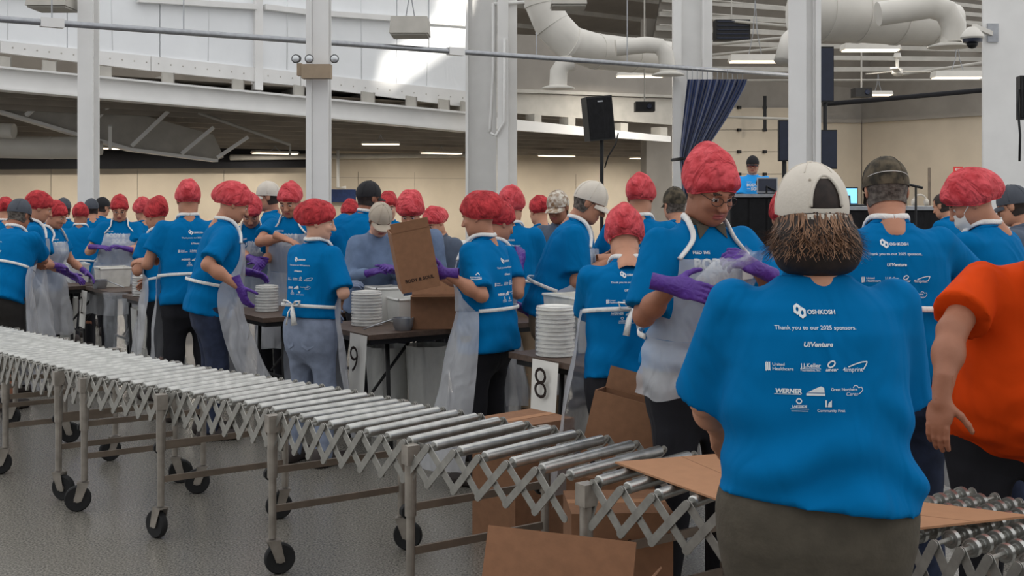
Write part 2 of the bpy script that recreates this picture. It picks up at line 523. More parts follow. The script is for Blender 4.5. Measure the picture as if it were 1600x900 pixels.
def back_print():
    out_ = []
    def new(nm):
        q = D2(); out_.append((nm, q)); return q
    d = new('emblem')
    # hexagonal emblem of two interlocking halves
    for sx in (-1, 1):
        cx, cy = -0.032 + sx * 0.0058, -sx * 0.0045
        out = [(-0.0088, 0.008), (0, 0.0145), (0.0088, 0.008), (0.0088, -0.008), (0, -0.0145), (-0.0088, -0.008)]
        inn = [(p[0] * 0.36, p[1] * 0.42) for p in out]
        for i in range(6):
            j = (i + 1) % 6
            d.poly([(cx + out[i][0], cy + out[i][1]), (cx + out[j][0], cy + out[j][1]), (cx + inn[j][0], cy + inn[j][1]), (cx + inn[i][0], cy + inn[i][1])])
    d = new('sponsor_name')
    d.text('OSHKOSH', -0.014, 0.056, -0.0075, bold=0.03)
    d = new('thank_you_line')
    d.text('Thank you to our 2025 sponsors.', -0.096, 0.104, -0.046, bold=0.008)
    d = new('sponsor_mark')
    d.text('U!Venture', -0.030, 0.042, -0.088, shear=0.25, bold=0.03)
    # third row
    d = new('sponsor_mark')
    for i in range(3): d.poly([(-0.122 + i * 0.004, -0.146 - 0.003 * (i == 0)), (-0.119 + i * 0.004, -0.149), (-0.119 + i * 0.004, -0.126), (-0.122 + i * 0.004, -0.129)])
    d.text('United', -0.106, -0.078, -0.136, bold=0.01); d.text('Healthcare', -0.106, -0.057, -0.147, bold=0.01)
    d = new('sponsor_mark')
    d.text('J.J.Keller', -0.041, 0.009, -0.139, bold=0.02); d.rect(-0.041, -0.143, 0.009, -0.1417); d.text('Foundation, Inc.', -0.040, 0.008, -0.1485, bold=0.01)
    d = new('sponsor_mark')
    d.text('amcor', 0.021, 0.052, -0.148, shear=0.2, bold=0.03)
    d.line([(0.036 + 0.009 * math.cos(a), -0.131 + 0.007 * math.sin(a) + 0.003 * math.cos(a)) for a in np.linspace(0, 6.283, 13)], 0.0035)
    d = new('sponsor_mark')
    d.text('4imprint', 0.064, 0.116, -0.149, bold=0.005)
    d.line([(0.078, -0.138), (0.096, -0.131), (0.114, -0.126), (0.128, -0.125), (0.124, -0.134), (0.117, -0.144)], 0.0028)
    # fourth row
    d = new('sponsor_mark')
    d.rect(-0.103, -0.2065, -0.040, -0.2050); d.text('WERNER', -0.100, -0.038, -0.203, shear=0.15, bold=0.045)
    d = new('sponsor_mark')
    d.poly([(-0.026, -0.2005), (-0.002, -0.189), (0.008, -0.185), (0.015, -0.189), (0.016, -0.2005)])
    d.rect(-0.028, -0.2085, 0.017, -0.2025)
    d = new('sponsor_mark')
    d.text('Great Northern', 0.032, 0.098, -0.196, bold=0.012); d.text('Cares', 0.070, 0.100, -0.208, shear=0.3)
    d.line([(0.088, -0.189), (0.092, -0.183), (0.099, -0.184), (0.102, -0.189), (0.110, -0.187), (0.113, -0.194), (0.108, -0.200), (0.101, -0.205)], 0.0016)
    # fifth row
    d = new('sponsor_mark')
    d.line([(-0.0455 + 0.006 * math.cos(a), -0.222 + 0.006 * math.sin(a)) for a in np.linspace(0, 6.283, 11)], 0.003)
    d.text('LAKESIDE', -0.062, -0.027, -0.238, bold=0.04); d.rect(-0.066, -0.2425, -0.022, -0.2413); d.rect(-0.064, -0.2475, -0.024, -0.2460)
    d = new('sponsor_mark')
    d.rect(0.017, -0.236, 0.021, -0.219); d.poly([(0.023, -0.236), (0.025, -0.226), (0.033, -0.219), (0.033, -0.236)])
    d.text('Community First', -0.002, 0.066, -0.248, bold=0.008)
    return out_

def front_print():
    d = D2()
    d.text('FEED THE', -0.105, -0.035, 0.045, bold=0.02)
    d.text('BODY &', -0.105, 0.100, -0.012, bold=0.04)
    d.text('THE', -0.105, -0.060, -0.058, bold=0.03, hmax=0.018)
    d.text('SOUL', -0.045, 0.105, -0.072, bold=0.04)
    d.rect(-0.105, -0.084, 0.06, -0.080)
    return d

BACK, FRONT = back_print(), front_print()
CHEST = D2(); CHEST.text('BODY', -0.03, 0.03, 0.0, bold=0.03); CHEST.text('& SOUL', -0.03, 0.03, -0.018, bold=0.03)
SLEEVE = D2(); SLEEVE.text('BODY & SOUL', -0.035, 0.035, -0.008, shear=0.2, bold=0.03); SLEEVE.line([(-0.03, -0.014), (0.0, -0.016), (0.035, -0.012)], 0.004); SLEEVE.line([(0.0, 0.01), (0.012, 0.022), (0.022, 0.01)], 0.005)

def decal(d2, bvh, c, ux, uy, name, parent, m='print', scale=1.0, lift=0.0025):
    ux, uy = Vector(ux).normalized(), Vector(uy).normalized()
    n = ux.cross(uy).normalized()
    vs, bad = [], set()
    for i, (u, v) in enumerate(d2.v):
        o = Vector(c) + ux * (u * scale) + uy * (v * scale) + n * 0.45
        h = bvh.ray_cast(o, -n, 1.0)
        if h[0] is None:
            bad.add(i); vs.append((0, 0, 0))
        else:
            vs.append(tuple(h[0] + n * lift))
    fs = [f for f in d2.f if not any(i in bad for i in f)]
    me = bpy.data.meshes.new(name)
    me.from_pydata(vs, [], fs)
    me.materials.append(M[m])
    o = link(name, me, parent)
    return o

# ------------------------------------------------------------------ head wear, in head coordinates
def dome(c, r, th_f, th_b, th_s, mat_, name, parent, ripple=0.0, puff=(0, 0, 0), seed=0, tuck=0.0, n=36, m=13, gap=None, lump=0.0):
    rng = random.Random(seed)
    ph = [rng.uniform(0, 6.28) for _ in range(8)]
    rows = []
    pv = Vector(puff)
    for i in range(m + 1):
        t = i / m
        row = []
        for j in range(n):
            a = 2 * math.pi * j / n
            cf = math.cos(a)
            th = th_f * max(cf, 0) + th_b * max(-cf, 0) + th_s * (1 - abs(cf))
            q = t * th
            dv = Vector((math.sin(q) * math.sin(a), math.sin(q) * cf, math.cos(q)))
            k = 1 + ripple * t * t * (math.sin(11 * a + ph[0]) * 0.6 + math.sin(17 * a + ph[1]) * 0.4)
            k += lump * (math.sin(3 * a + ph[2] + 3 * t) * math.sin(q * 2.2 + ph[3]) + 0.6 * math.sin(5 * a + ph[4]) * math.sin(q * 3 + ph[5]))
            if t > 0.86: k *= 1 - tuck * (t - 0.86) / 0.14
            p = Vector((dv.x * r[0], dv.y * r[1], dv.z * r[2])) * k
            p += pv * max(0.0, dv.dot(pv.normalized())) ** 1.5 if pv.length > 0 else Vector()
            row.append(Vector(c) + p)
        rows.append(row)
    mb = MB()
    vs = [rows[0][0]] + [p for r_ in rows[1:] for p in r_]
    fs = [(0, 1 + (j + 1) % n, 1 + j) for j in range(n)]
    for i in range(m - 1):
        for j in range(n):
            if gap and gap(i / m, 2 * math.pi * (j + 0.5) / n): continue
            a, b = 1 + i * n + j, 1 + i * n + (j + 1) % n
            fs.append((a, b, b + n, a + n))
    mb.add(vs, fs)
    return mb.build(name, mat_, parent, smooth=True, fix=False), rows

def hairnet(hd, seed, m='net', puff=(0, -0.015, 0.01), size=1.0, pitch=0.0):
    o, rows = dome((0, -0.012, 0.150), (0.094 * size, 0.120 * size, 0.120 * size), 1.42, 2.22, 2.02, m, 'hairnet', hd,
                   ripple=0.03, puff=puff, seed=seed, tuck=0.15, n=52, m=18, lump=0.040)
    mb = MB(); mb.tube(rows[-1] + rows[-1][:1], 0.0035, 6, caps=False)
    mb.build('elastic_band', m, o, smooth=True)
    return o

def cap(hd, m, brim=True, back_gap=False, seed=0, brim_m=None, tall=1.0, bw=0.078):
    gap = None
    if back_gap:
        gap = lambda t, a: t > 0.50 and abs(((a - math.pi + 0.12) + math.pi) % (2 * math.pi) - math.pi) < 0.44 * math.sqrt(max(0, 1 - ((0.88 - t) / 0.40) ** 2)) and t < 0.87
    o, rows = dome((0, -0.006, 0.150), (0.089, 0.108, 0.112 * tall), 1.55, 1.95, 1.72, m, 'cap', hd, seed=seed, n=168 if back_gap else 36, m=70 if back_gap else 13, gap=gap, lump=0.006)
    b = MB(); b.lathe([(0.009, 0.0), (0.008, 0.004), (0.001, 0.006)], (0, -0.006, 0.150 + 0.112 * tall), 10); b.build('top_button', m, o, smooth=True)
    for k in range(6):
        a = math.pi / 6 + k * math.pi / 3
        j = int(round(a / (2 * math.pi) * len(rows[0]))) % len(rows[0])
        pts = [r_[j] * 1.0 + (r_[j] - Vector((0, -0.006, 0.150))) * 0.006 for r_ in rows[1:-1]]
        if back_gap and k in (2, 3): pts = pts[:30]
        MB().tube(pts, 0.0016, 5).build('panel_seam', m, o, smooth=True)
    if back_gap:
        def on(t, a):
            cf = math.cos(a); q = t * (1.95 * max(-cf, 0) + 1.72 * (1 - abs(cf)))
            return Vector((0, -0.006, 0.150)) + Vector((math.sin(q) * math.sin(a) * 0.0895, math.sin(q) * cf * 0.1085, math.cos(q) * 0.1125 * tall))
        MB().tube([on(max(0.87 - 0.385 * math.sin(s_), 0.45), math.pi - 0.12 + 0.445 * math.cos(s_)) for s_ in np.linspace(0, math.pi, 41)], 0.0042, 8).build('opening_binding', m, o, smooth=True)
    if brim:
        rr = []
        for i in range(6):
            t = i / 5
            row = []
            for j in range(13):
                s = -1 + 2 * j / 12
                x = s * bw
                y = 0.095 * math.sqrt(max(0, 1 - (s * 0.86) ** 2)) + t * 0.072 * math.sqrt(max(0, 1 - s ** 4)) - 0.006
                z = 0.152 - 0.020 * s * s - t * 0.018 - 0.0
                row.append(Vector((x, y, z)))
            rr.append(row)
        mb = MB(); mb.grid(rr)
        mb.grid([[p - Vector((0, 0, 0.004)) for p in r_] for r_ in rr])
        mb.build('brim', brim_m or m, o, smooth=True)
    return o, rows

def glasses(hd, m='frame', lens=None):
    g = MB()
    for s in (-1, 1):
        c = Vector((s * 0.032, 0.104, 0.124))
        ring = [c + Vector((0.024 * math.cos(a), -0.006 * abs(math.cos(a)) * (1 if s * math.cos(a) > 0 else 0), 0.017 * math.sin(a))) for a in np.linspace(0, 2 * math.pi, 17)]
        g.tube(ring, 0.0016, 5, caps=False)
        g.tube([c + Vector((s * 0.024, -0.006, 0.004)), Vector((s * 0.075, 0.03, 0.130)), Vector((s * 0.080, -0.012, 0.132))], 0.0015, 5)
    g.tube([(-0.009, 0.108, 0.127), (0.009, 0.108, 0.127)], 0.0016, 5)
    o = g.build('spectacles', m, hd, smooth=True)
    if lens:
        for s in (-1, 1):
            MB().lathe([(0.024, -0.002), (0.024, 0.002)], (s * 0.032, 0.106, 0.124), 14, (Vector((1, 0, 0)), Vector((0, 0, 0.8)), Vector((0, 1, 0)))).build('lens', lens, o)
    return o

# ------------------------------------------------------------------ people
ZS = np.array([0.80, 0.88, 0.96, 1.05, 1.15, 1.25, 1.34, 1.40, 1.435, 1.465, 1.50])
AX = {'m': np.array([0.168, 0.170, 0.168, 0.160, 0.160, 0.168, 0.178, 0.172, 0.135, 0.088, 0.064]),
      'f': np.array([0.178, 0.182, 0.176, 0.156, 0.150, 0.156, 0.164, 0.158, 0.124, 0.082, 0.058])}
BY = {'m': np.array([0.112, 0.116, 0.116, 0.112, 0.112, 0.116, 0.112, 0.100, 0.084, 0.068, 0.060]),
      'f': np.array([0.122, 0.126, 0.120, 0.108, 0.106, 0.116, 0.112, 0.094, 0.078, 0.064, 0.055])}

def rotx(a):
    return np.array([[1, 0, 0], [0, math.cos(a), -math.sin(a)], [0, math.sin(a), math.cos(a)]])
def roty(a):
    return np.array([[math.cos(a), 0, math.sin(a)], [0, 1, 0], [-math.sin(a), 0, math.cos(a)]])
def rotz(a):
    return np.array([[math.cos(a), -math.sin(a), 0], [math.sin(a), math.cos(a), 0], [0, 0, 1]])

def loft(g, R, piv, zs, a, b, cy, k=0.03, zmin=None, zmax=None, wr=0.0, ph=0.0, tilt=0.0, pw=2.3):
    r = max(a.max(), b.max()) + 0.1
    X, Y, Z = np.meshgrid(*g.ax, indexing='ij')
    X, Y, Z = X - piv[0], Y - piv[1], Z - piv[2]
    x = R[0, 0] * X + R[1, 0] * Y + R[2, 0] * Z
    y = R[0, 1] * X + R[1, 1] * Y + R[2, 1] * Z
    z = R[0, 2] * X + R[1, 2] * Y + R[2, 2] * Z + piv[2]
    aa = np.interp(z, zs, a); bb = np.interp(z, zs, b); cc = np.interp(z, zs, cy)
    q = (np.abs(x / aa) ** pw + np.abs((y - cc) / bb) ** pw) ** (1 / pw)
    d = (q - 1) * np.minimum(aa, bb)
    if wr:
        wgt = np.clip((1.32 * piv[2] / 0.95 - z) * 3.2, 0.12, 1.0)
        d = d + wr * wgt * (np.sin(z * 52 + 7 * x + 2.2 * np.sin(x * 13 + ph) + ph) * 0.6 + np.sin(z * 30 - 15 * x + 9 * y + 1.7 * ph) * 0.55 + np.sin(x * 38 + z * 12 + ph) * 0.35)
    if zmin is not None: d = np.maximum(d, (zmin + tilt * x) - z)
    if zmax is not None: d = np.maximum(d, z - zmax)
    sl = (slice(None),) * 3
    g.smin(sl, d.astype(np.float32), k)

def ik(a, t, l1, l2, pole):
    a, t = np.array(a, float), np.array(t, float)
    d = t - a; L = np.linalg.norm(d)
    if L > (l1 + l2) * 0.985:
        d *= (l1 + l2) * 0.985 / L; t = a + d; L = np.linalg.norm(d)
    L = max(L, 0.12)
    u = d / np.linalg.norm(d)
    p = np.array(pole, float); p = p - u * (p @ u)
    if np.linalg.norm(p) < 1e-4: p = np.array([0, 0, -1.0]) - u * (-u[2])
    p /= np.linalg.norm(p)
    x = (l1 * l1 - l2 * l2 + L * L) / (2 * L)
    h = math.sqrt(max(l1 * l1 - x * x, 0))
    return a + u * x + p * h, t

PEOPLE = []
def person(label, px, d, top, yaw, sex='m', g=1.0, belly=0.0, lean=8, side=0, hyaw=0, pitch=18, hat='net', hatm=None,
           puff=(0, -0.015, 0.01), netsize=1.0, skin=0, hair='hair_dark', shirt='shirt', pants='black_pants', sleeve=0.66,
           L=None, R=None, apron=None, back=False, front=False, glove='glove', h=0.014, shorts=False, hem=0.86, htilt=0.0,
           specs=False, stance=0.10, shoe='shoe', wr=0.005, group=None, hat_kw=None, hemtilt=0.0, cleg=True, sw=1.0, headroll=0, z0=0.0, skb=0.055):
    seed = len(PEOPLE) + 3
    lr, sr, yr = math.radians(lean), math.radians(side), math.radians(yaw)
    pr = math.radians(pitch)
    hz0 = 0.95 + 0.545 * math.cos(lr) * math.cos(sr) + (0.262 if hat else 0.25) * math.cos(pr * 0.75) + (0.012 if hat == 'net' else 0)
    ztop = HC + (HY - top) / F * d - z0
    k = ztop / hz0
    Rt = roty(sr) @ rotx(-lr)                       # torso frame, leaning towards +Y
    piv = np.array([0, 0, 0.95 * k])
    T = lambda p: piv + Rt @ (np.array(p, float) * k - piv)
    neck = T((0, -0.012, 1.495))
    Rh = rotz(math.radians(hyaw)) @ roty(math.radians(headroll)) @ rotx(-pr)
    hc = neck + Rh @ np.array([0, 0, 0.13 * k])
    head_xy = np.array([(px - CX) / F * d, d])
    Rz = rotz(yr)
    org = head_xy - (Rz @ np.array([hc[0], hc[1], 0]))[:2]
    root = empty('person', (org[0], org[1], z0), yr)
    tag(root, label, 'person', group)
    PEOPLE.append(root)
    def loc(p):                                     # pixel + depth offset -> person coordinates
        w = np.array(P(p[0], p[1], d + p[2]))
        return Rz.T @ (w - np.array([org[0], org[1], z0]))
    # --- arms
    swd = (0.178 if sex == 'm' else 0.158) * sw * (0.7 + 0.3 * g)
    arms = {}
    for s, spec in ((1, R), (-1, L)):
        spec = dict(spec or {})
        sh = T((s * swd, -0.005, 1.408))
        l1, l2 = 0.285 * k, 0.255 * k
        tgt = loc(spec['p']) if 'p' in spec else np.array(spec.get('local', (s * 0.15, 0.36, 1.02))) * k
        pole = Rz.T @ np.array(spec['pole']) if 'pole' in spec else np.array((s * 0.55, -0.45, -0.8))
        el, wr_ = ik(sh, tgt, l1, l2, pole)
        arms[s] = (sh, el, wr_, spec)
    ga = 0.6 + 0.4 * g
    pts = [T((0, 0, 1.5))] + [q for a_ in arms.values() for q in a_[:3]]
    lo = np.min(np.array(pts + [[-0.25 * g * k, -0.22 * g * k, 0]]), 0) - 0.10
    hi = np.max(np.array(pts + [[0.25 * g * k, (0.22 * g + belly) * k, 1.0 * k]]), 0) + 0.10
    lo[2] = 0
    gw = np.interp(ZS, [0.8, 1.1, 1.36, 1.45], [g, g, 0.55 + 0.45 * g, 0.8 + 0.2 * g])
    bl = np.interp(ZS, [0.84, 0.94, 1.05, 1.18, 1.32], [0.2, 0.8, 1, 0.7, 0]) * belly
    bust = np.interp(ZS, [1.12, 1.24, 1.34], [0, 1, 0]) * (0.03 if sex == 'f' else 0.0)
    A0, B0 = AX[sex] * gw, BY[sex] * gw + bl * 0.5 + bust * 0.5
    C0 = np.interp(ZS, [0.8, 0.95, 1.2, 1.42, 1.5], [-0.01, -0.005, -0.005, -0.012, -0.012]) + bl * 0.5 + bust * 0.5
    # --- body, one skin
    hs = max(h, 0.012)
    G = Grid(lo, hi, hs)
    loft(G, Rt, piv, ZS * k, (A0 - 0.016) * k, (B0 - 0.016) * k, C0 * k, 0.03, zmin=0.92 * k, zmax=1.49 * k)
    legs = {}
    for s in (1, -1):
        sh, el, wr_, spec = arms[s]
        G.cone(sh, el, 0.044 * k * ga, 0.040 * k * ga, 0.03)
        G.cone(el, wr_, 0.040 * k * ga, 0.027 * k * (0.8 + 0.2 * g), 0.012)
        fw = (el * 0.65 + wr_ * 0.35)
        G.ell(fw, (0.041 * k * ga,) * 3, 0.03)
        hp, kn, an = np.array([s * 0.088 * g, 0.0, 0.90]) * k, np.array([s * (0.092 * (0.5 + 0.5 * g) + stance * 0.1), 0.03, 0.49]) * k, np.array([s * (0.095 + stance * 0.35), -0.03, 0.075]) * k
        legs[s] = (hp, kn, an)
        G.cone(hp, kn, 0.078 * k * g, 0.052 * k * ga, 0.03)
        G.cone(kn, an, 0.053 * k * ga, 0.034 * k, 0.015)
        G.ell(kn * 0.68 + an * 0.32 + np.array([0, -0.012, 0]), (0.05 * k * ga,) * 3, 0.04)
        G.cone(an + np.array([0, -0.02, -0.03]), an + np.array([s * 0.02, 0.15, -0.045]) , 0.036 * k, 0.028 * k, 0.02)
    G.cone(T((0, -0.012, 1.40)), T((0, -0.012, 1.52)), 0.058 * k, 0.05 * k, 0.03)
    v, f = G.net()
    mi = np.zeros(len(f), int)
    hv, hf, hm, hhair = HEADS[sex]
    HV = (Rh @ (hv.T * k)).T + neck
    vs, fs, ms = [v, HV], [f, hf + len(v)], [mi, hm]
    nv = len(v) + len(hv)
    gl_objs = []
    for s in (1, -1):
        sh, el, wr_, spec = arms[s]
        yd = Vector(wr_ - el).normalized()
        if 'dir' in spec: yd = Vector(Rz.T @ np.array(spec['dir'])).normalized()
        pn = Vector(Rz.T @ np.array(spec['palm'])) if 'palm' in spec else Vector((-s * 0.6, 0.0, -0.8))
        pn = (pn - yd * pn.dot(yd)).normalized()
        xd = yd.cross(-pn).normalized() * (1 if s == 1 else -1)
        if s == 1: Mx = Matrix((xd, yd, -pn)).transposed()
        else: Mx = Matrix((xd, yd, -pn)).transposed()
        Mx = np.array(Mx)
        # Mx columns: x (thumb side is -x), y fingers, z back of the hand
        pose = spec.get('pose', 'relax')
        if spec.get('glove', glove):
            gl_objs.append((pose, Mx, wr_, spec.get('glove', glove)))
        else:
            v2, f2 = HANDS[pose]
            V2 = (Mx @ (v2.T * k)).T + wr_
            f2 = f2 if np.linalg.det(Mx) > 0 else f2[:, ::-1]
            vs.append(V2); fs.append(f2 + nv); ms.append(np.zeros(len(f2), int)); nv += len(v2)
    me = np_mesh('body', np.concatenate(vs), np.concatenate(fs), ['skin%d' % skin, 'lip', 'eye', 'iris', 'brow'], np.concatenate(ms))
    body = link('body', me, root)
    for pose, Mx, wr_, gm in gl_objs:
        o = link('glove', glove_mesh(pose, gm), root)
        m4 = Matrix(Mx.tolist()).to_4x4() @ Matrix.Diagonal((k, k, k, 1))
        m4.translation = Vector(wr_.tolist())
        o.matrix_local = m4
    # --- hair and head wear hang in a head frame
    def to_head(o):
        m4 = Matrix((Rh * k).tolist()).to_4x4(); m4.translation = Vector(neck.tolist())
        o.matrix_local = m4
    if hair:
        sel = hf[hhair & (hv[hf].mean(1)[:, 2] > 0.125)] if hat == 'net' else hf[hhair]
        used, inv = np.unique(sel, return_inverse=True)
        nrm = hv[used] - np.array([0, -0.008, 0.12]); nrm /= np.linalg.norm(nrm, axis=1)[:, None]
        o = link('hair', np_mesh('hair', hv[used] + nrm * 0.006, inv.reshape(-1, 4), [hair]), root); to_head(o)
    if hat == 'net':
        o = hairnet(root, seed, hatm or 'net', puff, netsize); to_head(o)
    elif hat == 'cap':
        kw = dict(hat_kw or {}); kw.pop('lift', None)
        o, rows = cap(root, hatm or 'cap_white', seed=seed, **kw); to_head(o)
    root['_cap_rows'] = 0
    if specs:
        o = glasses(root, lens='redlens' if specs == 'red' else None); to_head(o)
    # --- shirt
    G = Grid(np.array([lo[0], lo[1], 0.70 * k]), hi, h)
    loft(G, Rt, piv, ZS * k, (A0 + np.interp(ZS, [0.8, 1.3, 1.42, 1.5], [0.030, 0.022, 0.010, 0.004])) * k,
         (B0 + np.interp(ZS, [0.8, 1.3, 1.42, 1.5], [0.030, 0.020, 0.010, 0.002])) * k, C0 * k, 0.0, zmin=hem * k, zmax=1.478 * k, wr=wr, ph=seed * 1.3, tilt=hemtilt)
    for s in (1, -1):
        sh, el, wr_, spec = arms[s]
        if sleeve > 1:
            G.cone(sh, el, 0.060 * k * ga, 0.058 * k * ga, 0.07)
            G.cone(el, el + (wr_ - el) * (sleeve - 1), 0.058 * k * ga, 0.045 * k * ga, 0.015, cap=True)
        else:
            G.cone(sh, sh + (el - sh) * sleeve, 0.057 * k * ga, 0.074 * k * ga * (0.92 + 0.1 * g), skb, cap=True)
    sv, sf = G.net()
    so = link('shirt', np_mesh('shirt', sv, sf, [shirt]), root)
    MB().tube([T(((0.070 if sex == 'm' else 0.064) * math.sin(a), -0.012 + 0.064 * math.cos(a), 1.478 - 0.010 * math.cos(a))) for a in np.linspace(0, 2 * math.pi, 21)], 0.009 * k, 8, caps=False, flat=1.5).build('collar_rib', shirt, so, smooth=True)
    bvh = None
    if back or front:
        bvh = BVHTree.FromPolygons(sv.tolist(), sf.tolist())
        up = Vector((Rt @ np.array([0, 0, 1])).tolist())
        rx = Vector((Rt @ np.array([1, 0, 0])).tolist())
        if back:
            kw = back if isinstance(back, dict) else {}
            for nm, d2 in BACK: decal(d2, bvh, T((0 + kw.get('dx', 0), -0.1, 1.36 + kw.get('dz', 0))), rx, up, nm, so, scale=kw.get('s', 1.0) * k)
        if front:
            kw = front if isinstance(front, dict) else {}
            decal(kw.get('d', FRONT), bvh, T((kw.get('dx', 0), 0.1, 1.335)), -rx, up, 'chest_print', so, scale=0.95 * k)
    # --- trousers
    if cleg:
        G = Grid(np.array([-0.34 * g * k, -0.24 * g * k, 0.03]), np.array([0.34 * g * k, (0.24 * g + belly) * k, 1.04 * k]), h)
        zz = np.array([0.68, 0.76, 0.84, 0.94, 1.02])
        loft(G, np.eye(3), piv, zz * k, np.interp(zz, ZS, A0) * k * np.array([0.45, 0.88, 1.0, 1.0, 0.97]), np.interp(zz, ZS, B0) * k * np.array([0.45, 0.9, 1, 1, 1]), np.interp(zz, ZS, C0) * k, 0.0, zmin=0.68 * k, zmax=1.0 * k)
        for s in (1, -1):
            hp, kn, an = legs[s]
            if shorts:
                e = kn + (an - kn) * 0.02
                G.cone(hp, e, 0.092 * k * g, 0.098 * k * ga, 0.03, cap=True)
            else:
                G.cone(hp, kn, 0.094 * k * g, 0.069 * k * ga, 0.06)
                G.cone(kn, an + (an - kn) * 0.06, 0.069 * k * ga, 0.060 * k, 0.03, cap=True)
        tv, tf = G.net()
        link('trousers', np_mesh('trousers', tv, tf, [pants]), root)
        for s in (1, -1):
            an = legs[s][2]
            G = Grid((-0.06, -0.09, -0.09), (0.06, 0.22, 0.04), 0.012)
            G.cone((0, -0.03, -0.035), (0, 0.16, -0.045), 0.047, 0.038, 0.02)
            G.cone((0, -0.02, 0.0), (0, -0.02, -0.04), 0.048, 0.048, 0.02)
            G.v = np.maximum(G.v, (-0.072 - G.ax[2])[None, None, :])
            a, b = G.net()
            o = link('shoe', np_mesh('shoe', a, b, [shoe]), root)
            o.location = (an[0], an[1], 0.073); o.rotation_euler = (0, 0, -s * 0.12)
    # --- plastic apron
    if apron:
        ap = dict(wz=1.055, len=0.42, flare=0.10, wrap=100, bow=False, bib=True, sweep=(0, 0), m='apron')
        if isinstance(apron, dict): ap.update(apron)
        mb = MB()
        wzm = ap['wz'] - 0.03; wa = np.interp(wzm, ZS, A0) + 0.050; wb = np.interp(wzm, ZS, B0) + 0.052; wc = np.interp(wzm, ZS, C0)
        rows = []
        nr, nc = 16, 37
        rg = random.Random(seed)
        p1, p2 = rg.uniform(0, 6), rg.uniform(0, 6)
        for i in range(nr):
            t = i / (nr - 1)
            row = []
            for j in range(nc):
                s = -1 + 2 * j / (nc - 1)
                ph = math.radians(ap['wrap']) * s
                fl = ap['flare'] * t ** 0.8
                rip = 0.016 * t * (math.sin(ph * 7 + p1) + 0.6 * math.sin(ph * 12 + p2 + t * 3)) + 0.006 * math.sin(t * 14 + ph * 3)
                z = ap['wz'] - t * (ap['wz'] - ap['len']) + 0.012 * t * math.sin(ph * 5 + p2)
                x = (wa + fl + rip) * math.sin(ph) + ap['sweep'][0] * t * t
                y = wc + (wb + fl + rip) * math.cos(ph) + ap['sweep'][1] * t * t
                b = piv + (Rt if t == 0 else np.eye(3) * 1) @ (np.array([x, y, z]) * k - piv)
                if i < 3:
                    b2 = T((x, y, z)); w = i / 3
                    b = b2 * (1 - w) + (piv + (np.array([x, y, z]) * k - piv)) * w
                row.append(b)
            rows.append(row)
        mb.grid(rows)
        if ap['bib']:
            br = []
            for i in range(9):
                t = i / 8
                z = ap['wz'] + t * (1.36 - ap['wz'])
                A = np.interp(z, ZS, A0) + 0.050 - 0.014 * t; B = np.interp(z, ZS, B0) + 0.056 - 0.018 * t; C = np.interp(z, ZS, C0)
                hw = math.radians(ap['wrap'] * (1 - t) ** 2 * 0.55 + 44)
                row = []
                for j in range(17):
                    ph = hw * (-1 + 2 * j / 16)
                    rp = 0.006 * math.sin(ph * 9 + t * 6 + p1)
                    row.append(T(((A + rp) * math.sin(ph), C + (B + rp) * math.cos(ph), z)))
                br.append(row)
            mb.grid(br)
        ao = mb.build('apron', ap['m'], root, smooth=True, fix=False)
        if ap['bib']:
            st = MB()
            for s in (1, -1):
                c0 = br[-1][16 if s == 1 else 0]
                st.tube(spline([c0, T((s * 0.092, 0.085, 1.43)), T((s * 0.082, 0.035, 1.487)), T((s * 0.070, -0.02, 1.505)), T((s * 0.045, -0.070, 1.502)), T((0, -0.088, 1.497))]), 0.013 * k, 8, flat=0.55)
            st.build('neck_strap', 'strap', ao, smooth=True)
        # waist tie round the back
        tie = []
        w0 = ap['wrap']
        for j in range(21):
            ph = math.radians(w0 + (360 - 2 * w0) * j / 20)
            tie.append(T(((wa + 0.004) * math.sin(ph), wc + (wb + 0.004) * math.cos(ph), ap['wz'])))
        MB().tube(tie, 0.004 * k, 8, flat=2.8).build('waist_tie', 'strap', ao, smooth=True)
        if ap['bow']:
            bz, by = ap['wz'], wc - wb - 0.012
            b = MB()
            for s in (1, -1):
                lp = [T((0, by, bz)), T((s * 0.035, by - 0.02, bz + 0.025)), T((s * 0.068, by - 0.018, bz + 0.030)), T((s * 0.060, by - 0.012, bz + 0.002)), T((0, by - 0.006, bz))]
                b.tube(lp, [0.008 * k, 0.012 * k, 0.012 * k, 0.012 * k, 0.008 * k], 6, flat=0.5)
                b.tube([T((0, by - 0.008, bz)), T((s * 0.02, by - 0.022, bz - 0.05)), T((s * 0.035, by - 0.014, bz - 0.13))], [0.009 * k, 0.016 * k, 0.020 * k], 6, flat=0.35)
            b.build('bow', 'strap', ao, smooth=True)
    del root['_cap_rows']
    return dict(root=root, k=k, T=T, neck=neck, Rh=Rh, hc=hc, loc=loc, to_head=to_head, arms=arms, org=org, Rz=Rz, shirt=so, bvh=bvh, sv=sv, sf=sf)
# ------------------------------------------------------------------ building: two axes of the hall
AD = Vector((0.82, 0.572, 0)).normalized()
BD = Vector((-AD.y, AD.x, 0))

class Plane:
    """vertical plane through p (x, y) along direction d"""
    def __init__(s, p, d): s.p, s.d = Vector((p[0], p[1], 0)), d; s.n = Vector((d.y, -d.x, 0))
    def hit(s, x, y, off=0.0):
        p = s.p + s.n * off
        r = Vector(((x - CX) / F, 1, (HY - y) / F))
        t = p.dot(s.n) / r.dot(s.n)
        return Vector((0, 0, HC)) + r * t
    def at(s, x, z, off=0.0):
        q = s.hit(x, 300, off); return Vector((q.x, q.y, z))
    def slab(s, mb, poly, t, off=0.0):
        mb.prism([s.hit(x, y, off) for x, y in poly], -s.n * t)
        return mb

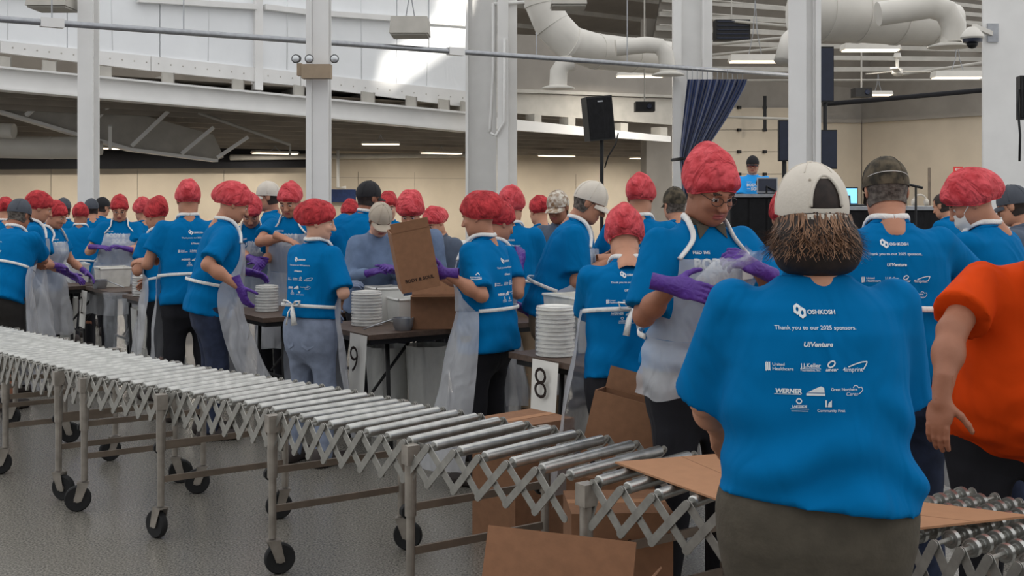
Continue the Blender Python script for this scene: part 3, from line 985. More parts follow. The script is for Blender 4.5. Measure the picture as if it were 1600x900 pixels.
W = Plane((-0.61, 22), AD)                       # plane of the white upper wall and its beam
V = Plane((-5.2, 28.6), AD)                      # low wall at the back
U = Plane((-0.61 - 0.57 * 3, 22 + 0.82 * 3), AD)
Gp = Plane((5.91, 28), AD)                       # wall with the sectional door
corner = Gp.hit(1346, 300)
Rp = Plane((corner.x, corner.y), -BD)            # wall on the right, running back to the corner

def struct(name, mb, m, parent=None, smooth=False):
    o = mb.build(name, m, parent, smooth)
    if not parent: o['kind'] = 'structure'
    return o

fl = MB(); fl.box((2, 14, -0.05), (60, 60, 0.1)); struct('floor', fl, 'floor')

# upper left wall: insulation sheets between seams, as parts of the wall
def lerp_line(pts, x):
    for (x0, y0), (x1, y1) in zip(pts[:-1], pts[1:]):
        if x <= x1: return y0 + (y1 - y0) * (x - x0) / (x1 - x0)
    return pts[-1][1]
INS = [(-400, 20), (0, 64), (249, 89), (398, 107), (476, 114), (520, 123), (735, 143)]
BND = [(-400, 32), (0, 82), (119, 98), (398, 128), (476, 135), (520, 142), (735, 168)]
BT = [(-400, 65), (0, 103), (478, 150), (735, 175)]
BB = [(-400, 108), (0, 140), (119, 149), (476, 181), (735, 206)]
wu = empty('wall_left_upper', (0, 0, 0)); wu['kind'] = 'structure'
seams = [-400, -220, -60, 105, 250, 404, 506, 620, 735]
for a, b in zip(seams[:-1], seams[1:]):
    mb = MB()
    W.slab(mb, [(a + 0.7, lerp_line(INS, a)), (b - 0.7, lerp_line(INS, b)), (b - 0.7, -420), (a + 0.7, -420)], 0.12)
    mb.build('insulation_sheet', 'insul', wu)
    # crease ribs of the hung sheet
    for q in range(1):
        x = a + (b - a) * (0.5 + 0.25 * q) + RNG.uniform(-12, 12)
        MB().tube([W.hit(x, lerp_line(INS, x) - 3, 0.0), W.hit(x + RNG.uniform(-3, 3), -20, 0.0), W.hit(x, -420, 0.0)], RNG.uniform(0.006, 0.012), 6).build('sheet_crease', 'insul', wu, smooth=True)
for a, b in [(-400, 0), (0, 236), (236, 470), (470, 735)]:
    mb = MB()
    W.slab(mb, [(a + .5, lerp_line(BND, a)), (b - .5, lerp_line(BND, b)), (b - .5, lerp_line(INS, b)), (a + .5, lerp_line(INS, a))], 0.1, 0.06)
    mb.build('flashing_strip', 'white_steel', wu)
for x in range(20, 725, 19):
    y = lerp_line(BND, x) * 0.45 + lerp_line(INS, x) * 0.55
    MB().lathe([(0.014, 0), (0.010, 0.008)], W.hit(x, y, 0.06), 6, (Vector((0, 0, 1)), AD, W.n)).build('rivet', 'stub', wu)
gb = MB()
for a, b in [((215, -1), (400, 11)), ((413, 11), (478, 19)), ((478, 19), (735, 38)), ((-300, -40), (120, -8))]:
    gb.bar(W.hit(*a, 0.08), W.hit(*b, 0.08), 0.12, 0.09)
    struct('trim_1', MB().bar(W.hit(*a, 0.08), W.hit(*b, 0.08), 0.12, 0.09), 'white_steel')
po = MB(); W.slab(po, [(399, 140), (411, 141), (411, -300), (399, -300)], 0.18, 0.10); struct('trim_2', po, 'white_steel')

# long eave beam with top and bottom flanges, purlin ends standing on it
beam = MB(); W.slab(beam, [(x, lerp_line(BB, x) - 2) for x in (-400, 0, 478, 735)] + [(x, lerp_line(BT, x) + 2) for x in (735, 478, 0, -400)], 0.1, 0.30)
bo = struct('trim_3', beam, 'white_steel')
for L_, dy in ((BT, 0), (BB, -3)):
    f_ = MB(); W.slab(f_, [(x, lerp_line(L_, x) + 3 + dy) for x in (-400, 0, 478, 735)] + [(x, lerp_line(L_, x) + dy) for x in (735, 478, 0, -400)], 0.36, 0.42)
    f_.build('flange', 'white_steel', bo)
for a, b in [(-120, -98), (-4, 18), (67, 89), (153, 175), (254, 273), (364, 382), (460, 476), (566, 586), (636, 652), (687, 703), (722, 731)]:
    mb = MB(); W.slab(mb, [(a, lerp_line(BT, a)), (b, lerp_line(BT, b)), (b, lerp_line(BT, b) - 15), (a, lerp_line(BT, a) - 16)], 0.06, 0.28)
    W.slab(mb, [(b - 2, lerp_line(BT, b)), (b, lerp_line(BT, b)), (b, lerp_line(BT, b) - 16), (b - 2, lerp_line(BT, b) - 16)], 0.9, 0.28)
    mb.build('purlin_end', 'stub', bo)
gpb = MB(); W.slab(gpb, [(x, lerp_line(BT, x)) for x in (-400, 0, 478, 735)] + [(x, lerp_line(BND, x) - 4) for x in (735, 478, 0, -400)], 0.05, -0.9); struct('trim_4', gpb, 'deck')

# beam and upper wall further along, seen between the two white columns
BT2, BB2 = [(735, 178), (810, 188), (1048, 213), (1240, 230)], [(735, 190), (810, 198), (1048, 222), (1240, 238)]
mb = MB(); W.slab(mb, [(735, 198), (1048, 222), (1048, 213), (735, 179)], 0.14, 0.25); b2 = struct('trim_5', mb, 'white_steel')
for x in (835, 888, 970, 1032):
    q = MB(); W.slab(q, [(x, lerp_line(BT2, x)), (x + 11, lerp_line(BT2, x + 11)), (x + 11, lerp_line(BT2, x) - 12), (x, lerp_line(BT2, x) - 13)], 0.3, 0.22); q.build('purlin_end', 'stub', b2)
mb = MB(); W.slab(mb, [(735, 172), (1062, 196), (1062, 156), (735, 142)], 0.1, 0.0); w3 = struct('wall_middle_upper', mb, 'stub')
mb = MB(); W.slab(mb, [(735, 142), (1062, 153), (1062, 149), (735, 136)], 0.2, 0.1); mb.build('girt', 'stub', w3)
mb = MB(); W.slab(mb, [(735, 140), (1062, 152), (1062, 66), (735, 50)], 0.1, -0.1); mb.build('insulation_sheet', 'grey_wall', w3)  # white insulation with its shade put into a grey colour
mb = MB(); W.slab(mb, [(735, 190), (1062, 214), (1062, 196), (735, 170)], 0.05, -0.9); struct('trim_6', mb, 'deck')

# low roof deck behind the beam, with ribs, and the back wall
deck = MB(); deck.add([W.at(-420, 3.32), W.at(1070, 3.20), V.at(1070, 2.72), V.at(-420, 2.72)], [(0, 1, 2, 3)])
deck.add([p + Vector((0, 0, 0.12)) for p in (W.at(-420, 3.32), W.at(1070, 3.20), V.at(1070, 2.72), V.at(-420, 2.72))], [(0, 1, 2, 3)])
dk = struct('ceiling', deck, 'deck')
for i in range(11):
    t = (i + 0.5) / 11
    a = W.at(-420, 3.30).lerp(V.at(-420, 2.70), t); b = W.at(1070, 3.18).lerp(V.at(1070, 2.70), t)
    MB().bar(a - Vector((0, 0, 0.06)), b - Vector((0, 0, 0.06)), 0.07, 0.12).build('deck_purlin', 'deck', dk)
bw = MB(); bw.prism([V.at(-420, 0), V.at(1120, 0), V.at(1120, 2.75), V.at(-420, 2.75)], -V.n * 0.2); wl = struct('wall_back', bw, 'beige')
for x in (80, 215, 350, 560, 648, 900, 985):
    MB().bar(V.at(x, 0, 0.004), V.at(x, 2.1, 0.004), 0.008, 0.012, Vector((0, 1, 0))).build('wall_joint', 'deck', wl)
MB().bar(V.hit(500, 277, 0.005), V.hit(735, 279, 0.005), 0.012, 0.012).build('wall_joint', 'deck', wl)
q = MB(); V.slab(q, [(-420, 267), (478, 262), (478, 214), (-420, 214)], 0.02, 0.4); struct('trim_7', q, 'darkgap')  # near-black slab stands in for the dark opening above the low wall
q = MB(); V.slab(q, [(478, 219), (735, 219), (735, 210), (478, 210)], 0.1, 0.3); struct('trim_8', q, 'darkgap')
# tapered rafter with flange and braces
g_ = MB(); U.slab(g_, [(-60, 160), (0, 172), (121, 208), (206, 233), (341, 250), (350, 246), (334, 211), (178, 167), (142, 152), (0, 132), (-60, 128)], 0.06)
go = struct('trim_9', g_, 'stub')
f_ = MB(); U.slab(f_, [(-60, 164), (0, 176), (121, 212), (206, 236), (341, 253), (341, 249), (206, 231), (121, 207), (0, 171), (-60, 159)], 0.3, 0.12); f_.build('flange', 'white_steel', go)
for a, b in [((206, 228), (263, 174)), ((284, 240), (334, 199)), ((41, 180), (80, 149)), ((150, 186), (177, 158)), ((340, 246), (388, 214)), ((172, 232), (172, 196))]:
    MB().bar(U.hit(*a, 0.25), U.hit(*b, 0.6), 0.06, 0.06).build('brace', 'white_steel', go)
MB().tube([U.hit(310, 176, 1.0), U.hit(453, 226, 1.0), U.hit(453, 244, 1.0)], 0.03, 8).build('brace_rod', 'stub', go, smooth=True)
MB().tube([V.hit(360, 246, 0.6), V.hit(735, 242, 0.6)], 0.07, 10).build('trim_10', 'stub', smooth=True)['kind'] = 'structure'
MB().tube([V.hit(528, 235, 0.7), V.hit(528, 293, 0.7), V.hit(540, 293, 0.7)], 0.04, 8).build('trim_11', 'white_steel', smooth=True)['kind'] = 'structure'
nb = MB(); V.slab(nb, [(511, 316), (556, 316), (556, 296), (511, 296)], 0.05, 0.15); tag(nb.build('notice_board', 'navy'), 'navy blue board hung on the beige back wall', 'board')

# right bay: sectional door wall, return wall, ceiling
rb = MB(); rb.prism([Gp.at(1010, 0), Gp.at(1346, 0), Gp.at(1346, 5.5), Gp.at(1010, 5.5)], -Gp.n * 0.2); wd = struct('wall_far', rb, 'grey_wall')
q = MB(); Gp.slab(q, [(1236, 420), (1346, 420), (1346, 192), (1236, 186)], 0.02, 0.05); q.build('wall_panel', 'beige', wd)
q = MB(); Gp.slab(q, [(1010, 190), (1346, 192), (1346, 186), (1010, 182)], 0.1, 0.10); q.build('ledge', 'grey_wall', wd)
rr_ = MB(); rr_.prism([Rp.at(1346, 0), Rp.at(1720, 0), Rp.at(1720, 5.5), Rp.at(1346, 5.5)], -Rp.n * 0.2); wr_o = struct('wall_right', rr_, 'grey_wall')
q = MB(); Rp.slab(q, [(1347, 430), (1720, 470), (1720, 170), (1347, 192)], 0.02, 0.05); q.build('wall_panel', 'beige', wr_o)
q = MB(); Rp.slab(q, [(1347, 192), (1720, 169), (1720, 163), (1347, 186)], 0.1, 0.12); q.build('ledge', 'grey_wall', wr_o)
door = empty('door_1'); door['kind'] = 'structure'
ys = [168, 203, 237, 272, 307, 342, 377]
for a, b in zip(ys[:-1], ys[1:]):
    q = MB(); Gp.slab(q, [(1095, b - 0.4), (1240, b - 0.4), (1240, a + 0.4), (1095, a + 0.4)], 0.05, 0.12); q.build('door_section', 'beige', door)
    for x in (1117, 1155, 1195):
        MB().box(Gp.hit(x, a, 0.15), (0.10, 0.05, 0.07), (AD, Gp.n, Vector((0, 0, 1)))).build('hinge', 'black', door)
MB().bar(Gp.hit(1195, 150, 0.6), Gp.hit(1195, 205, 0.6), 0.07, 0.07).build('door_strut', 'black', door)
cl = MB(); ca, cb, cc_, cd_ = W.at(1050, 7.0), W.at(1760, 7.2), Rp.at(1760, 4.3), Gp.at(1346, 4.3)
cl.add([ca, cb, Rp.at(1720, 4.3), Gp.at(1346, 4.3), Gp.at(1010, 4.3)], [(0, 1, 2, 3, 4)])
cl.add([p + Vector((0, 0, 0.1)) for p in (ca, cb, Rp.at(1720, 4.3), Gp.at(1346, 4.3), Gp.at(1010, 4.3))], [(0, 1, 2, 3, 4)])
co = struct('ceiling_right', cl, 'grey_wall')
for i in range(9):
    t = (i + 0.4) / 9
    a = W.at(1050, 6.9).lerp(Gp.at(1010, 4.25), t); b = W.at(1760, 7.1).lerp(Rp.at(1720, 4.25), t)
    MB().bar(a - Vector((0, 0, 0.10)), b - Vector((0, 0, 0.10)), 0.06, 0.10).build('joist', 'stub', co)
    MB().tube([a - Vector((0, 0, 0.34)), b - Vector((0, 0, 0.34))], 0.02, 5).build('joist_chord', 'stub', co)
# roof bay seen over the middle wall
q = MB(); q.add([W.at(735, 7.0), W.at(1062, 7.0), V.at(1062, 4.7), V.at(735, 4.7)], [(0, 1, 2, 3)]); c3 = struct('ceiling_middle', q, 'grey_wall')
for i in range(8):
    t = (i + 0.3) / 8
    a = W.at(800, 6.9).lerp(V.at(735, 4.7), t); b = W.at(1062, 6.9).lerp(V.at(1062, 4.7), t)
    MB().bar(a - Vector((0, 0, 0.12)), b - Vector((0, 0, 0.12)), 0.05, 0.1).build('joist', 'stub', c3)
q = MB(); q.prism([V.at(735, 2.7), V.at(1120, 2.7), V.at(1120, 4.8), V.at(735, 4.8)], -V.n * 0.1); struct('wall_middle_back', q, 'grey_wall')
# pipes of the right bay
for i, pts in enumerate([[(1113, 182), (1236, 186)], [(1285, 163), (1346, 158), (1536, 141)], [(1113, 70), (1236, 58)], [(1113, 86), (1236, 74)], [(1400, 118), (1536, 98)], [(1113, 30), (1240, 42)]]):
    d_ = [26, 25, 22.5, 22.5, 24, 23][i]
    MB().tube([P(x, y, d_ - 0.004 * (x - 1113)) for x, y in pts], 0.05 if i == 1 else 0.03, 8).build('trim_%d' % (12 + i), ['stub', 'darkgap', 'stub', 'stub', 'stub', 'stub'][i], smooth=True)['kind'] = 'structure'

# columns
def column(x0, x1, d, ztop, label, flange=0.28, bits=()):
    r = empty('steel_column', P((x0 + x1) / 2, 300, d).xy.to_3d()); r['kind'] = 'structure'; r['label'] = label
    w = (x1 - x0) / F * d
    X = Vector((1, 0, 0))
    t = 0.03
    for nm, a, b, y0, y1 in bits:
        q = MB(); q.box((((a + b) / 2 - 0.5) * w, (y0 + y1) / 2, ztop / 2), ((b - a) * w, y1 - y0, ztop)); q.build(nm, 'white_steel', r)
    return r
column(121, 145, 14.0, 6.5, 'slim white steel column behind the caps at the far tables', bits=[('flange', 0, 1, 0, 0.03), ('web', 0.42, 0.56, 0.03, 0.2), ('flange', 0, 1, 0.2, 0.23)])
column(478, 512, 11.6, 6.0, 'white steel column carrying the emergency light', bits=[('flange', 0, 0.25, 0, 0.03), ('web', 0.1, 0.25, 0.03, 0.24), ('flange', 0.27, 1.0, 0.03, 0.06), ('flange', 0.2, 1, 0.21, 0.24)])
column(728, 776, 20.5, 8, 'broad white frame column at the end of the eave beam', bits=[('flange', 0, 0.08, -0.2, 0.4), ('web', 0.08, 0.94, 0.1, 0.14), ('flange', 0.94, 1.0, -0.2, 0.4)])
column(777, 808, 20.0, 8, 'white frame column beside the broad one with conduit', bits=[('flange', 0, 0.55, 0, 0.04), ('web', 0.5, 0.56, 0.04, 0.4), ('flange', 0.56, 1, 0.3, 0.34)])
column(1050, 1113, 19.3, 8, 'white frame column behind the navy curtain', bits=[('flange', 0, 0.2, -0.15, 0.0), ('web', 0.2, 0.72, 0.05, 0.1), ('flange', 0.72, 0.76, -0.15, 0.3), ('flange', 0.76, 1.0, 0.0, 0.04)])
column(1233, 1284, 9.0, 5.5, 'white steel column beyond the cap with the tick mark', bits=[('flange', 0, 0.52, 0, 0.03), ('web', 0.5, 0.56, 0.03, 0.25), ('flange', 0.56, 0.8, 0.08, 0.11), ('flange', 0.84, 1.0, 0.02, 0.05), ('web', 0.78, 0.86, 0.05, 0.25)])
column(1536, 1640, 15.0, 7, 'broad white column carrying the security camera', bits=[('flange', 0, 0.62, 0, 0.04), ('web', 0.6, 0.64, 0.04, 0.4), ('flange', 0.64, 1, 0.1, 0.14)])
q = MB(); q.tube([P(771, 5, 20.26), P(771, 110, 20.26), P(766, 200, 20.26), P(764, 208, 20.26)], 0.03, 8); q.tube([P(788, 60, 19.965), P(788, 190, 19.965), P(775, 212, 19.965), P(766, 208, 19.965)], 0.025, 8); q.tube([P(771, 6, 20.26), P(820, 3, 20.26)], 0.03, 8)
tag(q.build('conduit', 'white_steel', smooth=True), 'bent white conduit running down the broad frame column', 'conduit')

# unseen wall added to block the sun, its hole cut to shape the patch
q = MB(); SP = [W.hit(x, y) for x, y in [(598, 140), (606, 92), (640, 68), (690, 30), (705, -60), (800, -60), (760, 60), (700, 70), (640, 112)]]
Wn = Plane((-4.0, -14.0), Vector((1, -0.25, 0)).normalized())
def back_to(p):
    t = (Wn.p - p).dot(Wn.n) / SUN_DIR.dot(Wn.n); return p + SUN_DIR * t
hole = [back_to(p) for p in SP]
wdir = Wn.d
u_ = [(h_ - Wn.p).dot(wdir) for h_ in hole]; z_ = [h_.z for h_ in hole]
u0, u1, z0, z1 = min(u_), max(u_), min(z_), max(z_)
WH = 15.5
vs_ = [(-75, 0), (75, 0), (75, WH), (-75, WH)]
lo_i = min(range(len(u_)), key=lambda i: z_[i])
loop = [(u_[(lo_i + i) % len(u_)], z_[(lo_i + i) % len(u_)]) for i in range(len(u_))]
area = sum(loop[i][0] * loop[(i + 1) % len(loop)][1] - loop[(i + 1) % len(loop)][0] * loop[i][1] for i in range(len(loop)))
if area > 0: loop = [loop[0]] + loop[1:][::-1]
seam_u = loop[0][0]
ring = [(seam_u, 0.0), (75, 0), (75, WH), (-75, WH), (-75, 0), (seam_u - 0.001, 0.0)] + [(loop[0][0] - 0.001, loop[0][1])] + loop[1:] + [loop[0]]
mw = bpy.data.meshes.new('sun_mask_wall')
ring = ring[:6] + [(loop[0][0] - 0.001, loop[0][1])] + loop[1:][::1] + [loop[0]]
mw.from_pydata([tuple(Wn.p + wdir * u + Vector((0, 0, z))) for u, z in ring], [], [tuple(range(len(ring)))])
mw.materials.append(M['insul'])
link('sun_mask_wall', mw)['kind'] = 'structure'

# ------------------------------------------------------------------ things hung in the hall
def RODP(x):
    d0 = Plane((3.0, 18.0), AD).hit(x, 300); y = 30 + 0.0712 * x
    return P(x, y, d0.y)
rod = empty('curtain_track', RODP(500)); inv = -rod.location
MB().tube([RODP(x) + inv for x in (-300, 0, 300, 700, 1000, 1236)], 0.036, 10).build('rail', 'galv', rod, smooth=True)
for x, top_ in ((81, -40), (287, -40), (670, -60), (838, 60), (980, -40)):
    MB().tube([RODP(x) + inv, RODP(x) + inv + Vector((0, 0, 1.4 if top_ < 0 else 0.35))], 0.008, 6).build('hanger_chain', 'galv', rod)
for x in (81, 712):
    MB().box(RODP(x) + inv, (0.24, 0.09, 0.10), (AD, BD, Vector((0, 0, 1)))).build('rail_joiner', 'white_steel', rod)
tag(rod, 'long grey curtain rail hung on chains across the hall', 'rail')

cur = empty('curtain', RODP(1105).xy.to_3d())
rows = []
c0 = RODP(1105)
for i in range(26):
    t = i / 25
    y = 124 + t * 190
    xl = 1074 + (1062 - 1074) * min(1, t / 0.6) if t < 0.65 else 1062 + 1.5 * (t - 0.65) * 10
    xr = 1168 - (1168 - 1092) * (t / 0.66) ** 1.2 if t < 0.66 else 1092 + (t - 0.66) * 30
    row = []
    for j in range(121):
        s = j / 120
        x = xl + (xr - xl) * s
        dd = RODP(x).y + 0.06 * math.sin(s * 62 + 0.8 * math.sin(t * 3)) * (1 - 0.35 * t) + 0.05 * math.sin(s * 23 + 1.2 + 2 * t)
        yy = y + (7 * math.sin(s * 3.1) if t > 0.9 else 0)
        row.append(P(x, yy, dd) - cur.location)
    rows.append(row)
mb = MB(); mb.grid(rows); mb.build('drape', 'navy', cur, smooth=True, fix=False)
for j in range(12):
    a = rows[0][int(j * 10)]; 
    MB().tube([a, a + Vector((0.0, 0.0, 0.15))], 0.007, 5).build('hook', 'galv', cur)
MB().tube([P(1050, 250, 18.0) - cur.location, P(1066, 248, 17.6) - cur.location, P(1085, 247, 17.65) - cur.location, P(1098, 251, 18.0) - cur.location], 0.025, 8).build('tie_back', 'blackcloth', cur, smooth=True)
tag(cur, 'navy blue drape tied back against a white column', 'curtain')

def duct(name, label, segs):
    r = empty(name, segs[0][1][0]); o = -r.location
    for nm, pts, rad, m in segs:
        MB().tube([p + o for p in pts], rad, 24).build(nm, m, r, smooth='auto')
        if nm == 'trunk':
            for i in range(1, len(pts) - 1):
                d_ = (pts[i + 1] - pts[i - 1]).normalized(); rr = rad if not isinstance(rad, list) else rad[i]
                MB().tube([pts[i] + o - d_ * 0.03, pts[i] + o + d_ * 0.03], rr * 1.03, 24).build('seam_ring', m, r, smooth='auto')
    tag(r, label, 'duct'); return r
def diffuser(c, r, par_o):
    return MB().lathe([(r * 0.4, 0.14), (r * 0.45, 0.07), (r, 0.02), (r, 0.0), (r * 0.2, -0.02)], c, 20)
DD = 19.0
d1 = duct('air_duct', 'white spiral duct bending down from the roof beside the frame columns', [
    ('trunk', [P(842, -60, DD), P(848, 5, DD), P(862, 38, DD), P(890, 68, DD), P(930, 80, DD + .4), P(985, 86, DD + 1), P(1070, 93, DD + 2)], 0.30, 'duct'),
    ('branch', [P(962, 75, DD - .1), P(1010, 70, DD - .1), P(1030, 72, DD - .1), P(1040, 84, DD - .1), P(1044, 112, DD - .1)], 0.135, 'duct'),
    ('drop', [P(895, 96, DD - .1), P(880, 101, DD - .1), P(873, 112, DD - .1), P(872, 134, DD - .1)], 0.145, 'duct')])
diffuser(P(872, 139, DD - .1) - d1.location, 0.27, None).build('diffuser', 'duct', d1, smooth='auto')
diffuser(P(1044, 118, DD - .1) - d1.location, 0.27, None).build('diffuser', 'duct', d1, smooth='auto')
d2 = duct('air_duct', 'wide white spiral duct with a branch turning down beside the security camera', [
    ('trunk', [P(1250, 15, 17.1), P(1285, 18, 17.2), P(1340, 22, 17.4), P(1400, 27, 17.6), P(1455, 33, 17.8), P(1490, 37, 17.9)], [0.44, 0.44, 0.43, 0.42, 0.38, 0.3], 'duct'),
    ('branch', [P(1372, 22, 16.2), P(1420, 15, 16.2), P(1455, 10, 16.2), P(1478, 18, 16.2), P(1490, 40, 16.2), P(1490, 66, 16.2)], 0.17, 'duct')])
diffuser(P(1484, 74, 16.2) - d2.location, 0.30, None).build('diffuser', 'duct', d2, smooth='auto')
MB().tube([P(1252, 40, 17.0) - d2.location, P(1232, 62, 16.9) - d2.location, P(1224, 97, 16.8) - d2.location], [0.10, 0.12, 0.14], 14).build('drop', 'duct', d2, smooth=True)
d3 = duct('air_duct', 'white duct lying under the low roof deck', [
    ('trunk', [P(-120, 226, 20.5), P(-20, 229, 20.5), P(80, 231, 20.6), P(140, 231, 20.7), P(160, 231, 20.8)], [0.2, 0.2, 0.2, 0.2, 0.12], 'duct'),
    ('drop', [P(22, 205, 20), P(2, 204, 20)], 0.13, 'duct')])

def fixture(x, y, d, w, hgt, dep, label, lit=False, hang=0.6, yaw=0.0, lit_w=45):
    r = empty('ceiling_light', P(x, y, d), yaw)
    MB().prism([(-w / 2, -dep / 2, 0), (w / 2, -dep / 2, 0), (w / 2 * .94, -dep / 2 * .8, hgt), (-w / 2 * .94, -dep / 2 * .8, hgt)], (0, dep, 0)).build('housing', 'stub' if not lit else 'duct', r)
    MB().box((0, 0, -0.012), (w * .94, dep * .86, 0.02)).build('diffuser', 'tube_on' if lit else 'stub', r)
    for s in (-1, 1):
        MB().tube([(s * w * 0.12, 0, hgt), (s * w * 0.04, 0, hgt + hang * 0.4), (0, 0, hgt + hang)], 0.008, 5).build('hanger', 'galv', r)
    if lit:
        ld = bpy.data.lights.new('strip_lamp', 'AREA'); ld.shape = 'RECTANGLE'; ld.size = w * .9; ld.size_y = dep * .8
        ld.energy = lit_w; ld.color = (1.0, 0.93, 0.82)
        lo_ = bpy.data.objects.new('strip_lamp', ld); COL.objects.link(lo_); lo_.parent = r; lo_.location = (0, 0, -0.04)
    tag(r, label, 'light')
    return r
fixture(641, 55, 15, 0.50, 0.22, 0.5, 'unlit box light hung before the sunlit patch of wall')
fixture(83, 13, 14, 0.48, 0.16, 0.5, 'unlit box light hung above the curtain rail by the slim column')
fixture(888, 10, 13, 0.40, 0.12, 0.4, 'unlit box light hung in front of the bending duct')
fixture(1180, 96, 20.8, 0.95, 0.12, 0.3, 'lit strip light hung beside the broad drape column', True, 1.0)
fixture(1360, 78, 19.2, 0.95, 0.10, 0.3, 'lit strip light hung below the wide duct', True, 0.3)
fixture(1000, 119, 22.6, 0.95, 0.06, 0.3, 'lit strip light half behind the branch duct', True, 0.3)
fixture(1496, 121, 22, 0.95, 0.12, 0.3, 'lit strip light nearest the security camera column', True, 0.6)
fixture(595, 225, 24, 0.8, 0.05, 0.3, 'lit strip light under the low deck left of the frame column', True, 0.15)
fixture(1372, 148, 26, 0.6, 0.08, 0.3, 'lit strip light far back behind the projector', True, 0.4)

for i, (x_, t_) in enumerate([(20, 0.74), (170, 0.8), (300, 0.8), (430, 0.84), (690, 0.74), (870, 0.74), (1010, 0.76)]):  # extra strip lights added under the deck to brighten the back wall
    c_ = W.at(x_, 3.3).lerp(V.at(x_, 2.72), t_); 
    fixture(CX + c_.x / c_.y * F, HY - (c_.z - 0.33 - HC) / c_.y * F, c_.y, 1.1, 0.05, 0.3, ['added strip light under the low deck above the cargo shorts', 'added strip light under the low deck right of the slim column', 'added strip light under the low deck before the tapered rafter end', 'added strip light under the low deck beside the emergency light column', 'added strip light under the low deck left of the broad frame column', 'added strip light under the low deck left of the tilted loudspeaker', 'added strip light under the low deck right of the tilted loudspeaker'][i], True, 0.12, math.atan2(AD.y, AD.x), [38, 34, 34, 34, 80, 80, 80][i])
e = empty('emergency_light', P(495, 112, 11.50))
MB().box((0, 0, 0), (0.29, 0.12, 0.14)).build('case', 'tan', e)
MB().box((-0.17, 0.02, 0.02), (0.05, 0.1, 0.12)).build('bracket', 'tan', e)
for dx, rz in ((-0.20, -0.5), (-0.07, 0.1), (0.18, 0.4)):
    ax = (Vector((1, 0, 0)), Vector((0, 0, 1)), Vector((math.sin(rz) * 0.5, -1, -0.15)).normalized())
    h_ = MB().lathe([(0.015, -0.06), (0.04, -0.03), (0.045, 0.01)], (dx, -0.03, 0.125), 14, ax).build('lamp_head', 'black', e, smooth='auto')
    MB().lathe([(0.040, 0.0), (0.03, 0.008), (0.001, 0.012)], Vector((dx, -0.03, 0.125)) + ax[2] * 0.01, 14, ax).build('lens', 'glass', h_, smooth=True)
tag(e, 'tan emergency light unit with three round lamp heads on a column', 'light')

e = empty('security_camera', P(1519, 62, 14.6))
MB().bar((0.02, 0, 0.17), (0.40, 0.38, 0.13), 0.05, 0.06).build('arm', 'duct', e)
MB().box((0.42, 0.385, 0.14), (0.14, 0.03, 0.24)).build('wall_plate', 'galv', e)
MB().lathe([(0.05, 0.16), (0.09, 0.12), (0.14, 0.06), (0.145, 0.03), (0.13, 0.01)], (0, 0, 0), 20).build('hood', 'duct', e, smooth='auto')
MB().lathe([(0.125, 0.012), (0.12, -0.03), (0.06, -0.05)], (0, 0, 0), 20).build('collar', 'screen', e, smooth='auto')
MB().lathe([(0.07, -0.04), (0.068, -0.07), (0.04, -0.105), (0.005, -0.115)], (0, 0, 0), 18).build('dome', 'black', e, smooth=True)
tag(e, 'white dome security camera on a bracket arm', 'camera')

def speaker(x0, x1, y0, y1, d, name, label, tilt=0.0, yaw=0.3, pole=None):
    c = P((x0 + x1) / 2, (y0 + y1) / 2, d)
    w, hh = (x1 - x0) / F * d, (y1 - y0) / F * d
    r = empty(name, c); r.rotation_euler = (0, tilt, yaw)
    MB().prism([(-w / 2, 0, -hh / 2), (w / 2, 0, -hh / 2), (w * .36, w * .8, -hh / 2), (-w * .36, w * .8, -hh / 2)], (0, 0, hh)).build('cabinet', 'black', r)
    MB().box((0, -0.012, 0), (w * .9, 0.02, hh * .92)).build('grille', 'blackcloth', r)
    MB().box((0, -0.025, hh * 0.38), (w * 0.2, 0.006, hh * 0.03)).build('badge', 'galv', r)
    tag(r, label, 'speaker'); return r
speaker(917, 961, 150, 219, 17.0, 'loudspeaker', 'black loudspeaker tilted on a tall stand', tilt=-0.1, yaw=0.35)
st = empty('speaker_stand', P(941, 300, 17.1).xy.to_3d())
zt = P(941, 216, 17.1).z
MB().tube([(0, 0.1, 0.35), (0, 0.1, zt)], 0.03, 10).build('pole', 'black', st)
for a in (0.3, 2.4, 4.5):
    MB().tube([(0, 0.1, 0.7), (0.45 * math.cos(a), 0.1 + 0.45 * math.sin(a), 0.015)], 0.015, 6).build('leg', 'black', st)
MB().tube([P(966, 208, 17) - st.location, P(962, 225, 17) - st.location, P(950, 245, 17) - st.location, P(945, 262, 17.05) - st.location], 0.012, 6).build('cable', 'black', st, smooth=True)
tag(st, 'black speaker stand pole with a cable hanging from it', 'stand')
for i, (x0, x1, y0, y1, d_, lb) in enumerate([(1216, 1238, 188, 252, 12.5, 'dark screen half hidden behind the near white column'), (1282, 1307, 203, 264, 13.5, 'dark screen standing out right of the near white column'), (1280, 1302, 73, 160, 14.0, 'tall dark screen hung high beside the near white column')]):
    r = empty('display_screen', P((x0 + x1) / 2, (y0 + y1) / 2, d_))
    w, hh = (x1 - x0) / F * d_, (y1 - y0) / F * d_
    MB().box((0, 0, 0), (w, 0.05, hh)).build('bezel', 'black', r)
    MB().box((0, -0.028, 0), (w * .92, 0.01, hh * .94)).build('panel', 'screen', r)
    MB().tube([(0, 0.05, hh * .2), (0, 0.05, -r.location.z)], 0.025, 8).build('stand_pole', 'black', r); MB().box((0, 0.05, 0.015 - r.location.z), (0.5, 0.5, 0.03)).build('stand_base', 'black', r)
    tag(r, lb, 'screen')
